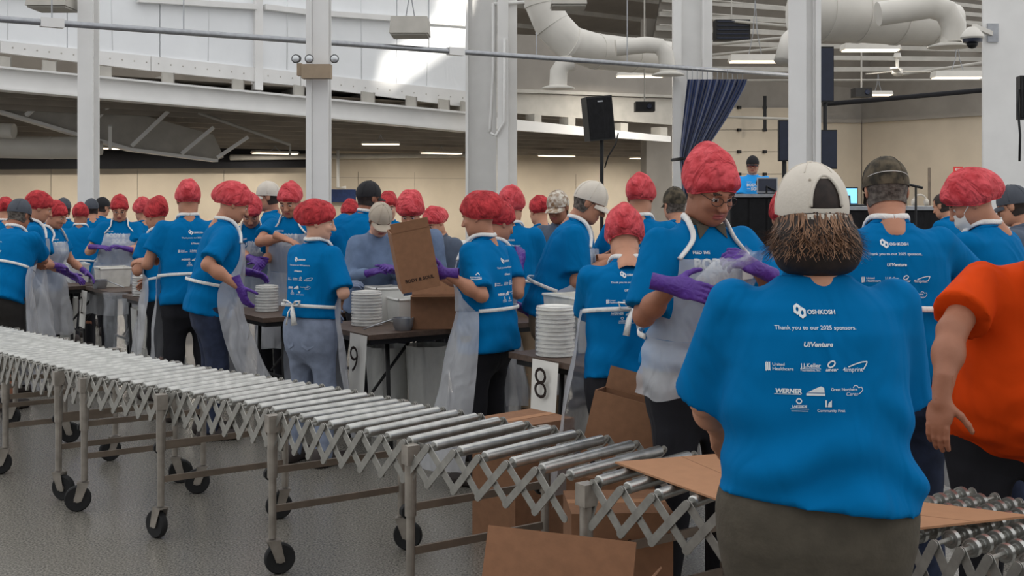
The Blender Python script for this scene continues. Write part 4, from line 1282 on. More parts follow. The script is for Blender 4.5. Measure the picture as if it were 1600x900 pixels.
for x, y, w_, h_, d_, lb in [(1007, 167, 30, 15, 20, 'black projector box hung before the middle wall'), (1346, 145, 26, 14, 21, 'black projector box hung in the right bay'), (1143, 48, 54, 32, 23, 'black louvred vent in the joists behind the curtain')]:
    r = empty('projector' if w_ < 40 else 'roof_vent', P(x, y, d_))
    w, hh = w_ / F * d_, h_ / F * d_
    MB().box((0, 0, 0), (w, 0.3, hh)).build('body', 'black', r)
    if w_ < 40: MB().lathe([(hh * .3, 0), (hh * .25, 0.03)], (w * .2, -0.15, 0), 12, (Vector((1, 0, 0)), Vector((0, 0, 1)), Vector((0, -1, 0)))).build('lens', 'screen', r)
    else:
        for i in range(5): MB().box((0, -0.16, -hh / 2 + hh * (i + .5) / 5), (w * .9, 0.02, hh * .06)).build('slat', 'screen', r)
    MB().tube([(0, 0, hh / 2), (0, 0, hh / 2 + (0.6 if w_ > 40 else 2.6))], 0.015, 6).build('hanger', 'stub', r)
    tag(r, lb, 'projector' if w_ < 40 else 'vent')
r = empty('ceiling_fan', P(1402, 108, 20))
MB().lathe([(0.05, 0.28), (0.07, 0.2), (0.03, 0.18), (0.03, 0.02), (0.09, 0.0), (0.10, -0.08), (0.05, -0.12)], (0, 0, 0), 14).build('motor', 'duct', r, smooth='auto')
for a in (0.15, 2.25, 4.3):
    MB().bar((0.08 * math.cos(a), 0.08 * math.sin(a), -0.04), (0.6 * math.cos(a), 0.6 * math.sin(a), -0.04), 0.11, 0.012).build('blade', 'duct', r)
tag(r, 'white ceiling fan with straight blades in the right bay', 'fan')
r = empty('exit_sign', P(1497, 265, 25.5))
MB().box((0, 0, 0), (0.20, 0.05, 0.13)).build('case', 'exit', r)
d_ = D2(); d_.text('EXIT', -0.07, 0.07, -0.02, bold=0.03)
me = bpy.data.meshes.new('lettering'); me.from_pydata([(x, -0.03, y) for x, y in d_.v], [], d_.f); me.materials.append(M['paper']); link('lettering', me, r)
tag(r, 'red exit sign on the far right wall', 'sign')
r = speaker(1594, 1625, 118, 186, 8.0, 'loudspeaker', 'black loudspeaker hung at the broad column edge', yaw=0)
MB().tube([P(1592, 140, 8) - r.location, P(1590, 165, 8) - r.location, P(1594, 210, 8) - r.location, P(1593, 252, 8) - r.location], 0.008, 6).build('cable', 'black', r, smooth=True)

# ------------------------------------------------------------------ roller conveyors
ZA = 0.664                                       # height of the roller axles
NEAR = [(-4.6, 8.15), (-3.86, 7.42), (-3.32, 6.90), (-2.87, 6.45), (-2.11, 5.70), (-1.49, 5.20), (-1.08, 4.86), (-0.784, 4.55), (-0.50, 4.30), (-0.176, 4.02), (0.192, 3.68), (0.44, 3.44), (0.66, 3.26)]
CW = 0.55
def path(step_at):
    """walk the near edge with a step that depends on x; returns points, tangents"""
    P2 = [Vector((x, y, 0)) for x, y in NEAR]
    # Catmull-Rom, dense
    dense = []
    for i in range(len(P2) - 1):
        p0, p1, p2, p3 = P2[max(i - 1, 0)], P2[i], P2[i + 1], P2[min(i + 2, len(P2) - 1)]
        for k in range(24):
            t = k / 24
            dense.append(0.5 * ((2 * p1) + (p2 - p0) * t + (2 * p0 - 5 * p1 + 4 * p2 - p3) * t * t + (3 * p1 - p0 - 3 * p2 + p3) * t ** 3))
    out, acc = [dense[0]], 0
    for a, b in zip(dense[:-1], dense[1:]):
        acc += (b - a).length
        if acc >= step_at(b.x):
            out.append(b); acc = 0
    return out
pts = path(lambda x: 0.062 if x < -2.2 else (0.078 if x < -1.2 else (0.095 if x < -0.5 else 0.112)))
tans = [(pts[min(i + 2, len(pts) - 1)] - pts[max(i - 2, 0)]).normalized() for i in range(len(pts))]
roller_me = None
def rollerm():
    global roller_me
    if roller_me is None:
        mb = MB(); mb.tube([(0, 0.03, 0), (0, 0.034, 0), (0, CW - 0.034, 0), (0, CW - 0.03, 0)], [0.015, 0.019, 0.019, 0.015], 14)
        roller_me = mb.mesh('roller', 'roller', 'auto')
    return roller_me
axle_me = MB().tube([(0, -0.006, 0), (0, CW + 0.006, 0)], 0.005, 6).mesh('axle', 'link')
pivot_me = MB().tube([(0, -0.009, 0), (0, 0.009, 0)], 0.0065, 8).mesh('pivot_bolt', 'post')
LINKS = {}
def link_mesh(L):
    key = round(L, 3)
    if key not in LINKS:
        n = 6; w = 0.013; prof = []
        for k in range(n + 1): a = math.pi / 2 + math.pi * k / n; prof.append((math.cos(a) * w, math.sin(a) * w))
        for k in range(n + 1): a = -math.pi / 2 + math.pi * k / n; prof.append((key + math.cos(a) * w, math.sin(a) * w))
        LINKS[key] = MB().prism([(x, -0.002, z) for x, z in prof], (0, 0.004, 0)).mesh('scissor_link', 'link')
    return LINKS[key]
LH = 0.135
caster_wheel = MB().lathe([(0.03, -0.016), (0.058, -0.017), (0.064, -0.010), (0.064, 0.010), (0.058, 0.017), (0.03, 0.016)], (0, 0, 0), 20, (Vector((1, 0, 0)), Vector((0, 0, 1)), Vector((0, 1, 0)))).mesh('wheel', 'rubber', 'auto')
hub_me = MB().tube([(0, -0.02, 0), (0, 0.02, 0)], 0.018, 10).mesh('hub', 'post')
fk = MB()
for s in (-1, 1): fk.prism([(-0.018, s * 0.022, -0.012), (0.018, s * 0.022, -0.012), (0.052, s * 0.022, 0.075), (0.0, s * 0.022, 0.075)], (0, s * 0.003, 0))
fk.box((0.025, 0, 0.077), (0.056, 0.05, 0.006)); fork_me = fk.mesh('fork', 'post')
knob_me = MB().lathe([(0.012, -0.012)] + [(0.026, -0.01), (0.027, 0.01), (0.012, 0.014)], (0, 0, 0), 9).mesh('knob', 'rubber')

def conveyor(label, i0, i1, legs_, mid, end_bracket=None):
    base = pts[(i0 + i1) // 2]
    r = empty('roller_conveyor', (base.x, base.y, 0)); o = -Vector((base.x, base.y, 0))
    N = lambda i: Vector((-tans[i].y, tans[i].x, 0)) * (1 if Vector((-tans[i].y, tans[i].x, 0)).y > 0 else -1)
    for i in range(i0, i1 + 1):
        n = N(i); ang = math.atan2(n.y, n.x) - math.pi / 2
        p = pts[i] + o + Vector((0, 0, ZA))
        q = link('roller', rollerm(), r); q.location = p; q.rotation_euler = (0, RNG.uniform(0, 3), ang)
        q = link('axle', axle_me, r); q.location = p; q.rotation_euler = (0, 0, ang)
        for side in (0, 1):
            for step in (-1, 1):
                j = i + step
                if j < i0 or j > i1: continue
                lay = 0.004 * step
                a = pts[i] + n * (side * CW) + n * lay + o + Vector((0, 0, ZA))
                b = pts[j] + N(j) * (side * CW) + n * lay + o + Vector((0, 0, ZA - LH))
                dv = b - a
                m = link('scissor_link', link_mesh(dv.length), r)
                x = dv.normalized(); y = (n - x * n.dot(x)).normalized(); z = x.cross(y)
                m4 = Matrix((x, y, z)).transposed().to_4x4(); m4.translation = a; m.matrix_local = m4
                if side == 0 and step == 1:
                    c = link('pivot_bolt', pivot_me, r); c.location = (a + b) / 2; c.rotation_euler = (0, 0, ang)
    for (nx, ny), (fx, fy) in legs_:
        near = Vector((nx, ny, 0)) + o; far = Vector((fx, fy, 0)) + o
        cross = (far - near).normalized()
        for w_i, c in enumerate((near, far)):
            MB().tube([c + Vector((0, 0, 0.15)), c + Vector((0, 0, ZA - 0.10))], 0.0165, 12).build('post', 'post', r, smooth='auto')
            MB().tube([c + Vector((0, 0, 0.40)), c + Vector((0, 0, ZA - 0.06))], 0.0215, 12).build('sleeve', 'post', r, smooth='auto')
            MB().box(c + Vector((0, 0, ZA - 0.04)), (0.05, 0.05, 0.07), (cross, Vector((-cross.y, cross.x, 0)), Vector((0, 0, 1)))).build('head_bracket', 'post', r)
            MB().bar(c + Vector((0, 0, ZA - 0.13)), c + cross * (0.045 if w_i == 0 else -0.045) + Vector((0, 0, ZA - 0.005)), 0.05, 0.006).build('hook_plate', 'link', r)
            k_ = link('knob', knob_me, r); k_.location = c - Vector((cross.y, -cross.x, 0)) * 0.03 + Vector((0, 0, 0.41)); k_.rotation_euler = (math.pi / 2, 0, math.atan2(cross.y, cross.x))
            a = RNG.uniform(-0.7, 0.7) + (math.pi if RNG.random() < .5 else 0)
            t_ = Vector((math.cos(a), math.sin(a), 0))
            cs = empty('caster', parent=r); cs.location = c - t_ * 0.03 + Vector((0, 0, 0.064)); cs.rotation_euler = (0, 0, a)
            for me_ in (caster_wheel, hub_me, fork_me): link(me_.name.split('.')[0], me_, cs)
        for z in (0.27, 0.43):
            MB().bar(near + Vector((0, 0, z)), far + Vector((0, 0, z)), 0.012, 0.028).build('cross_bar', 'bar', r)
    # tie bars along the frame under the links
    tag(r, label, 'conveyor')
    return r

VEC = (0.50, 0.335)
NP = [(-3.86, 7.46), (-3.32, 6.93), (-2.84, 6.46), (-2.33, 5.92), (-2.12, 5.71), (-1.60, 5.25), (-0.99, 4.76), (-0.37, 4.20), (0.235, 3.645), (0.60, 3.33)]
LG = [((x, y), (x + VEC[0], y + VEC[1])) for x, y in NP]
def nearest(x): return min(range(len(pts)), key=lambda i: abs(pts[i].x - x))
conveyor('folding roller conveyor unit farthest along the line, rollers tightly packed', 0, nearest(-2.33), LG[:4], 0)
conveyor('middle folding roller conveyor unit of the line, crossing before the number 9 table', nearest(-2.33) + 1, nearest(0.19), LG[4:8], 0)
conveyor('short folding roller conveyor unit running under the flat carton sheet', nearest(0.19) + 1, len(pts) - 1, LG[8:9], 0)

# skate wheel conveyor at the right
r = empty('skate_wheel_conveyor', (1.3, 3.3, 0)); o = -r.location
sk = [Vector((0.98 + 0.047 * i, 3.22 - 0.060 * i, 0)) for i in range(13)]
skd = Vector((0.617, -0.787, 0)).normalized(); skn = Vector((0.787, 0.617, 0)).normalized()
wheel_me = MB().lathe([(0.006, -0.012), (0.012, -0.012), (0.014, -0.006), (0.019, -0.006), (0.020, -0.008), (0.0245, -0.008), (0.0245, 0.008), (0.020, 0.008), (0.019, 0.006), (0.014, 0.006), (0.012, 0.012), (0.006, 0.012)], (0, 0, 0), 20, (Vector((1, 0, 0)), Vector((0, 0, 1)), Vector((0, 1, 0)))).mesh('skate_wheel', 'roller', 'auto')
sa = math.atan2(skn.y, skn.x) - math.pi / 2
for i, p in enumerate(sk):
    MB().tube([p + o + Vector((0, 0, ZA - 0.012)), p + o + skn * CW + Vector((0, 0, ZA - 0.012))], 0.006, 8).build('axle', 'link', r)
    for j in range(9 if i % 2 == 0 else 8):
        q = link('skate_wheel', wheel_me, r); q.location = p + o + skn * (0.04 + 0.058 * j + (0.029 if i % 2 else 0)) + Vector((0, 0, ZA - 0.012)); q.rotation_euler = (0, 0, sa)
    for side in (0, 1):
        for step in (-1, 1):
            j = i + step
            if j < 0 or j >= len(sk): continue
            a = p + o + skn * (side * CW - 0.012 * (1 - 2 * side) + 0.004 * step) + Vector((0, 0, ZA - 0.012)); b = sk[j] + o + skn * (side * CW - 0.012 * (1 - 2 * side) + 0.004 * step) + Vector((0, 0, ZA - 0.165))
            dv = b - a; m = link('scissor_link', link_mesh(dv.length), r)
            x = dv.normalized(); y = (skn - x * skn.dot(x)).normalized(); z = x.cross(y)
            m4 = Matrix((x, y, z)).transposed().to_4x4(); m4.translation = a; m.matrix_local = m4
for i in (1, 11):
    for s in (0.0, CW):
        c = sk[i] + o + skn * s
        MB().tube([c + Vector((0, 0, 0.15)), c + Vector((0, 0, ZA - 0.09))], 0.017, 10).build('post', 'post', r, smooth='auto')
        MB().box(c + Vector((0, 0, ZA - 0.09)), (0.05, 0.04, 0.10)).build('head_bracket', 'post', r)
        cs = empty('caster', parent=r); cs.location = c + Vector((0.03, 0, 0.064))
        cs.rotation_euler = (0, 0, math.pi)
        for me_ in (caster_wheel, hub_me, fork_me): link(me_.name.split('.')[0], me_, cs)
    MB().bar(sk[i] + o + Vector((0, 0, 0.3)), sk[i] + o + skn * CW + Vector((0, 0, 0.3)), 0.012, 0.028).build('cross_bar', 'bar', r)
tag(r, 'skate wheel conveyor of small steel wheels beside the olive trousers', 'conveyor')

# ------------------------------------------------------------------ tables
def table(c, label, length=1.55, width=0.76, number=None):
    ang = math.atan2(AD.y, AD.x)
    r = empty('folding_table', (c[0], c[1], 0), ang)       # local x runs along the long side, away from the aisle
    MB().box((length / 2, 0, 0.722), (length, width, 0.03)).build('top', 'tabletop', r)
    MB().box((length / 2, 0, 0.69), (length - 0.06, width - 0.06, 0.035)).build('apron_rail', 'tableleg', r)
    for x in (0.22, length - 0.22):
        sx = 1 if x < 0.5 else -1
        for s in (-1, 1):
            MB().tube([(x, s * 0.20, 0.69), (x, s * 0.22, 0.35), (x, s * 0.25, 0.10), (x - 0.01, s * 0.27, 0.0)], 0.014, 8).build('leg', 'tableleg', r, smooth=True)
        MB().tube([(x, -0.225, 0.30), (x, 0.225, 0.30)], 0.011, 8).build('leg_stretcher', 'tableleg', r)
        MB().tube([(x, 0, 0.32), (x + sx * 0.32, 0, 0.68)], 0.010, 8).build('leg_brace', 'tableleg', r)
    tag(r, label, 'table')
    return r
TB = {'8': (0.2, 5.76), '9': (-1.06, 7.09), '10': (-1.88, 8.0), '11': (-3.0, 9.2), '12': (-3.6, 10.0), '13': (-4.3, 10.5)}
lab = {'8': 'dark folding table with the tallest lid stack, its end towards the conveyor', '9': 'dark folding table holding tubs and an open carton beside the pale jeans', '10': 'dark table before the bowed woman and the man in lettered apron',
       '11': 'small dark table where the black-trousered man in a hairnet reaches across', '12': 'small dark table before the spectacled woman filling pouches', '13': 'small dark table of clear tubs beside the cargo shorts'}
for k_, c in TB.items(): table(c, lab[k_], {'8': 1.3, '9': 1.3, '10': 1.0, '11': 0.9, '12': 0.9, '13': 0.55}[k_])

def number_sheet(num, px, ztop, w, hgt, label):
    c = TB[num]
    pl = Plane((c[0], c[1]), BD)
    p = pl.at(px, ztop); p = p - AD * 0.012
    r = empty('number_sheet', p, math.atan2(-BD.y, -BD.x))    # local x runs along the table end
    rows = [[Vector((w * (j / 6 - 0.5), -0.004 + 0.010 * (i / 8) * math.sin(j * 0.9 + 0.4) - 0.018 * (i / 8), -hgt * i / 8)) for j in range(7)] for i in range(9)]
    mb = MB(); mb.grid(rows); mb.build('sheet', 'paper', r, smooth=True)
    spans = [(num, -0.052, 0.052)] if len(num) == 1 else ([(num[0], -0.075, -0.045), (num[1], 0.0, 0.085 if num[1] == '2' else 0.03)])
    for dg_, xa, xb in spans:
      d_ = D2(); d_.text(dg_, xa, xb, 0, bold=-0.01, hmax=0.155)
      me = bpy.data.meshes.new('numeral'); me.from_pydata([(x, -0.035, y - hgt * 0.62) for x, y in d_.v], [], d_.f); me.materials.append(M['ink']); link('numeral', me, r)
    tag(r, label, 'sheet')
    return r
number_sheet('8', 856, 0.733, 0.22, 0.30, 'paper sheet printed 8, hung below the tall lid stack')
number_sheet('9', 564, 0.733, 0.22, 0.36, 'paper sheet printed 9, half behind the pale jeans apron')
number_sheet('11', 228, 0.70, 0.22, 0.33, 'narrow paper sheet printed 11 in front of a lined bin')
number_sheet('12', 134, 0.70, 0.22, 0.33, 'narrow paper sheet printed 12 beside a small steel pan')

# ------------------------------------------------------------------ goods on the tables and floor
def stack_lids(x, y0, y1, d, w, label, n=9):
    zb = 0.738; H = (HC + (HY - y0) / F * d) - zb
    rr = w / F * d / 2
    r = empty('lid_stack', ((x - CX) / F * d, d, zb))
    for i in range(n):
        prof = [(rr * 0.90, H * i / n), (rr, H * (i + 0.15) / n), (rr, H * (i + .4) / n), (rr * (0.96 if i % 3 else 0.90), H * (i + 0.55) / n), (rr * (0.95 if i % 3 else 0.88), H * (i + 1) / n)]
        if i == n - 1: prof += [(rr * 0.8, H * 1.01), (rr * 0.7, H * 0.985), (rr * 0.3, H * 0.985)]
        MB().lathe(prof, (0, 0, 0), 28).build('lid', 'stack', r, smooth='auto')
    mb = MB(); mb.lathe([(rr * 1.02, 0.002), (rr * 1.03, H * .3), (rr * 1.015, H * .7), (rr * 0.98, H * 1.0)], (0, 0, 0), 28); mb.f = mb.f[:-2]
    mb.build('shrink_wrap', 'clear', r, smooth=True)
    tag(r, label, 'lid stack'); return r
stack_lids(868, 478, 552, 5.95, 62, 'tall wrapped stack of clear lids on the number 8 table', 12)
stack_lids(573, 455, 514, 7.3, 48, 'wrapped lid stack between the pale jeans and the white tubs', 11)
stack_lids(417, 446, 500, 8.15, 36, 'wrapped stack of clear lids on the table before the white cap', 9)
stack_lids(225, 430, 474, 9.35, 36, 'short wrapped lid stack under the reaching arm of the black-trousered man', 8)

def tub(x, y_top, d, w, dep, label, m='bin', zb=0.738, yaw=0.5, flare=1.12):
    H = (HC + (HY - y_top) / F * d) - zb
    r = empty('plastic_tub', ((x - CX) / F * d, d, zb), yaw)
    bw_, bd_ = w / 2, dep / 2; tw, td = bw_ * flare, bd_ * flare
    lo = [(-bw_, -bd_, 0), (bw_, -bd_, 0), (bw_, bd_, 0), (-bw_, bd_, 0)]; hi = [(-tw, -td, H), (tw, -td, H), (tw, td, H), (-tw, td, H)]
    ih = [(x_ * .94, y_ * .94, z_) for x_, y_, z_ in hi]; il = [(x_ * .94, y_ * .94, 0.006) for x_, y_, z_ in lo]
    mb = MB(); mb.add(lo + hi + ih + il, [(3, 2, 1, 0)] + [(i, (i + 1) % 4, 4 + (i + 1) % 4, 4 + i) for i in range(4)] + [(4 + i, 4 + (i + 1) % 4, 8 + (i + 1) % 4, 8 + i) for i in range(4)] + [(8 + i, 8 + (i + 1) % 4, 12 + (i + 1) % 4, 12 + i) for i in range(4)] + [(12, 13, 14, 15)])
    b = mb.build('tub_body', m, r, fix=False)
    rim = [Vector(p) for p in hi]; MB().tube(rim + rim[:1], 0.009, 6, caps=False).build('rim', m, r)
    tag(r, label, 'tub'); return r
tub(600, 449, 7.62, 0.17, 0.2, 'white tub behind the lid stack on the number 9 table')
tub(634, 466, 7.48, 0.17, 0.2, 'white tub between the carton and the other tub on the number 9 table')
tub(906, 462, 6.2, 0.22, 0.32, 'pale tub half behind the tall lid stack', m='stack')
tub(262, 428, 9.6, 0.22, 0.3, 'grey tub beside the lid stack on the number 11 table', m='stack')
tub(176, 418, 10.35, 0.24, 0.3, 'clear tub of filled pouches on the number 12 table', m='stack')
tub(97, 412, 10.75, 0.24, 0.3, 'clear tub on the table beyond number 12', m='clear')
tub(120, 412, 10.85, 0.16, 0.3, 'white tub on the table beyond number 12')

def scoop(x, d, label, yaw):
    r = empty('steel_pan', ((x - CX) / F * d, d, 0.738), yaw)
    MB().lathe([(0.05, 0), (0.062, 0.03), (0.066, 0.075), (0.062, 0.075), (0.057, 0.03), (0.04, 0.005)], (0, 0, 0), 18).build('bowl', 'galv', r, smooth='auto')
    MB().tube([(-0.06, 0, 0.068), (-0.14, 0, 0.045), (-0.24, 0, 0.012)], 0.009, 8, flat=0.5).build('handle', 'galv', r, smooth=True)
    tag(r, label, 'pan'); return r
scoop(630, 7.03, 'small steel pan with a handle on the number 9 table', 0.25)
scoop(156, 10.08, 'small steel pan on the number 12 table', 2.9)

def carton(loc, size, yaw, label, flaps=(), top=True, txt=None, m='card', tilt=None, open_front=False, name='carton'):
    """size w (x), d (y), h (z); flaps: list of (side, angle from upright in degrees, length)"""
    r = empty(name, loc, yaw)
    if tilt: r.rotation_euler = (tilt[0], tilt[1], yaw)
    w, dp, h_ = size; t = 0.005
    X, Y, Z = Vector((1, 0, 0)), Vector((0, 1, 0)), Vector((0, 0, 1))
    MB().box((0, -dp / 2 + t / 2, h_ / 2), (w, t, h_)).build('side_panel', m, r)
    MB().box((0, dp / 2 - t / 2, h_ / 2), (w, t, h_)).build('side_panel', m, r)
    for s in (-1, 1): MB().box((s * (w / 2 - t / 2), 0, h_ / 2), (t, dp - 2 * t, h_)).build('end_panel', m, r)
    MB().box((0, 0, t / 2), (w - 2 * t, dp - 2 * t, t)).build('bottom_panel', 'carddark', r)
    if top:
        MB().box((0, 0, h_ - t / 2), (w - 2 * t, dp - 2 * t, t)).build('top_panel', m, r)
        MB().box((0, 0, h_ + 0.0008), (w, 0.05, 0.001)).build('tape', 'cardlight', r)
    for side, ang, ln in flaps:
        a = math.radians(ang)
        ax, off, wd = {'f': (-Y, Vector((0, -dp / 2, h_)), w), 'b': (Y, Vector((0, dp / 2, h_)), w), 'l': (-X, Vector((-w / 2, 0, h_)), dp), 'r': (X, Vector((w / 2, 0, h_)), dp)}[side]
        d_ = ax * math.sin(a) + Z * math.cos(a)
        al = X if side in 'fb' else Y
        nn = al.cross(d_).normalized()
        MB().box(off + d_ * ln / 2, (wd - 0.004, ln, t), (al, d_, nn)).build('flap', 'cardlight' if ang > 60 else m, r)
    if txt:
        d2 = D2(); s_, wt, zt_ = txt; d2.text(s_, -wt / 2, wt / 2, 0, bold=0.03)
        me = bpy.data.meshes.new('lettering'); me.from_pydata([(x, -dp / 2 - 0.0015, y + zt_) for x, y in d2.v], [], d2.f); me.materials.append(M['ink']); link('lettering', me, r)
    tag(r, label, 'carton'); return r
TA = math.atan2(AD.y, AD.x)
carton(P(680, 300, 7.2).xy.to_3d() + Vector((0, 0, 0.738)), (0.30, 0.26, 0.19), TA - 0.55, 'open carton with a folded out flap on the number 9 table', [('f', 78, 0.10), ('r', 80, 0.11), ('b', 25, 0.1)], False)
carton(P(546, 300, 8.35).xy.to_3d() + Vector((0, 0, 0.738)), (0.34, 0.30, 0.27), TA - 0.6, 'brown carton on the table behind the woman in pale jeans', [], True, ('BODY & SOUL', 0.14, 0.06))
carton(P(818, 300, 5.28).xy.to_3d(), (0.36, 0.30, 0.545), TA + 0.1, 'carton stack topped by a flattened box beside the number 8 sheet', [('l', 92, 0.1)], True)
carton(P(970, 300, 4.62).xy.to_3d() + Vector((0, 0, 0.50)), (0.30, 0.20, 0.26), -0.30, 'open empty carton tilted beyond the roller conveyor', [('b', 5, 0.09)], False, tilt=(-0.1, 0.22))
MBX = carton(P(972, 300, 4.62).xy.to_3d(), (0.40, 0.24, 0.455), -0.30, 'closed carton under the tilted open carton', [], True)
carton((0.36, 3.98, 0), (0.34, 0.30, 0.27), 0.05, 'printed carton standing under the roller conveyor on another carton', [], True, ('Northern Cares', 0.12, 0.17)).location.z = 0.242
carton((0.36, 3.98, 0), (0.36, 0.32, 0.24), 0.02, 'low printed carton under the conveyor', [], True, ('BODY & SOUL', 0.26, 0.16))
carton((0.80, 3.66, 0), (0.36, 0.26, 0.30), -0.2, 'dark carton under the short conveyor unit', [], True)
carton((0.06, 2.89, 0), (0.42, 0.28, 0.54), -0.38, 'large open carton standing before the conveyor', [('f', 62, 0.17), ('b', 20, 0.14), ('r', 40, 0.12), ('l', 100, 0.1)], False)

def sheet(poly, z, label, m='cardlight'):
    c = sum((Vector((x, y, 0)) for x, y in poly), Vector()) / len(poly)
    r = empty('carton_sheet', (c.x, c.y, z))
    MB().prism([Vector((x, y, 0)) - c for x, y in poly], (0, 0, 0.006)).build('board', m, r)
    a, b = Vector((*poly[0], 0)) - c, Vector((*poly[1], 0)) - c; d_, e_ = Vector((*poly[3], 0)) - c, Vector((*poly[2], 0)) - c
    MB().bar(a.lerp(d_, 0.5) + Vector((0, 0, 0.0061)), b.lerp(e_, 0.5) + Vector((0, 0, 0.0061)), 0.003, 0.0006).build('fold_crease', 'card', r)
    tag(r, label, 'cardboard'); return r
sheet([(0.34, 3.80), (0.605, 3.32), (0.93, 3.42), (0.80, 3.95)], 0.6845, 'flat carton sheet lying across the rollers of the short conveyor')
sheet([(0.93, 3.09), (1.07, 3.05), (1.43, 3.17), (1.08, 3.36)], 0.6845, 'flat carton sheet lying on the skate wheels')

# liner bags / bins under the tables
def liner(x, d, w, zt, label, seed=0):
    r = empty('lined_bin', ((x - CX) / F * d, d, 0)); rg = random.Random(seed); ph = rg.uniform(0, 6)
    rows = []
    for i in range(12):
        t = i / 11
        rows.append([Vector(((w / 2) * (0.78 + 0.22 * t) * (1 + 0.05 * math.sin(a * 7 + ph + t * 3)) * math.cos(a), (w / 2) * (0.78 + 0.22 * t) * (1 + 0.05 * math.sin(a * 7 + ph + t * 3)) * math.sin(a), zt * t)) for a in np.linspace(0, 2 * math.pi, 37)])
    mb = MB(); mb.grid(rows); mb.build('liner_bag', 'liner', r, smooth=True)
    MB().lathe([(w * 0.36, 0.003), (w * 0.44, zt * 0.93), (w * 0.42, zt * 0.93), (w * 0.34, 0.01)], (0, 0, 0), 20).build('bin', 'bin', r, smooth='auto')
    tag(r, label, 'bin'); return r
liner(606, 7.5, 0.28, 0.58, 'white lined bin under the number 9 table near its sheet', 1)
liner(668, 7.4, 0.28, 0.60, 'white lined bin under the number 9 table near the black trousers', 2)
liner(238, 9.6, 0.34, 0.62, 'white lined bin behind the narrow sheet printed 11', 3)
liner(92, 10.9, 0.34, 0.58, 'white lined bin under the table beyond number 12', 4)
liner(455, 9.3, 0.36, 0.58, 'white lined bin beside the table before the white cap', 5)
liner(1010, 6.5, 0.4, 0.58, 'white lined bin half behind the short woman with the apron bow', 6)

# hanging clear bag on the number 12 table
r = empty('clear_bag', P(180, 300, 9.62).xy.to_3d() + Vector((0, 0, 0.74)))
rows = [[Vector((0.11 * (j / 10 - 0.5) * 2 * (1 - 0.2 * i / 10) + 0.01 * math.sin(i), 0.02 * math.sin(j * 1.1 + i * 0.5), -0.5 * i / 10)) for j in range(11)] for i in range(11)]
mb = MB(); mb.grid(rows); mb.build('film', 'clear', r, smooth=True); mb = MB(); mb.grid([[p + Vector((0, 0.03, 0)) for p in q] for q in rows]); mb.build('film', 'clear', r, smooth=True)
tag(r, 'crumpled clear bag hanging from the number 12 table', 'bag')
# white bag heap on the far table beyond the raised box
r = empty('folding_table', (-0.95, 10.6, 0), TA)
MB().box((0.9, 0, 0.722), (1.8, 0.76, 0.03)).build('top', 'tabletop', r)
for x in (0.2, 1.6):
    for s in (-0.25, 0.25): MB().tube([(x, s, 0), (x, s, 0.71)], 0.014, 8).build('leg', 'tableleg', r)
tag(r, 'dark folding table far behind the raised cardboard box', 'table')
def heap(c, sx, sy, sz, label, seed):
    g = Grid((-sx, -sy, 0), (sx, sy, sz * 1.2), 0.022); rg = random.Random(seed)
    for i in range(9): g.ell((rg.uniform(-.6, .6) * sx, rg.uniform(-.6, .6) * sy, sz * rg.uniform(.1, .6)), (sx * .4, sy * .45, sz * .42), 0.02)
    g.v = np.maximum(g.v, (0.002 - g.ax[2])[None, None, :])
    v_, f_ = g.net(); o = link('bag_heap', np_mesh('bag_heap', v_, f_, ['liner'])); o.location = c
    tag(o, label, 'bags')
heap((-0.62, 10.75, 0.738), 0.32, 0.26, 0.42, 'heap of white plastic bags on the far table', 4)
# ------------------------------------------------------------------ the people
# foreground woman in the off-white cap
w1 = person('woman in blue tee seen from behind, off-white cap with black tick, brown bob', 1268, 2.68, 255, 0, sex='m', g=1.28, belly=0.02, lean=4, pitch=9, hat='cap', hatm='cap_white',
            hat_kw=dict(back_gap=True, brim=True), skin=0, hair='hair_dark', pants='olive', sleeve=0.96, hem=0.935, hemtilt=-0.11, h=0.010, wr=0.012, back=dict(dx=-0.036, dz=0.035, s=0.93), glove=None,
            R=dict(local=(0.17, 0.35, 1.02), pole=(0.62, -0.35, -0.8)), L=dict(local=(-0.17, 0.35, 1.02), pole=(-0.62, -0.35, -0.8)), sw=1.03, skb=0.035)
capo = [c for c in w1['root'].children if c.name.startswith('cap')][0]
cb = BVHTree.FromPolygons([v.co[:] for v in capo.data.vertices], [tuple(p.vertices) for p in capo.data.polygons])
tick = D2()
tk = [(-0.016, -0.003), (-0.017, -0.008), (-0.012, -0.010), (0.000, -0.004), (0.022, 0.009), (0.000, 0.000), (-0.011, -0.004), (-0.013, 0.001)]
tick.add(tk, [(0, 1, 2, 6), (2, 3, 5, 6), (3, 4, 5), (0, 6, 7)])
decal(tick, cb, (0.022, -0.1, 0.205), (1, 0, 0), (0, 0, 1), 'tick_mark', capo, m='black', lift=0.004)
for ex, ez in ((-0.026, 0.205), (0.062, 0.215)):
    h_ = cb.ray_cast(Vector((ex, -0.4, ez)), Vector((0, 1, 0)))
    if h_[0]: MB().tube([h_[0] + Vector((0, -0.001, 0)), h_[0] + Vector((0, -0.004, 0))], 0.003, 8).build('eyelet', 'cap_beige', capo)
# strap across the opening
MB().grid([[Vector((math.sin(a) * 0.0915, -0.006 - math.cos(a) * 0.110, z)) for a in np.linspace(-0.50, 0.78, 12)] for z in (0.094, 0.120)]).build('strap', 'cap_white', capo, smooth=True)
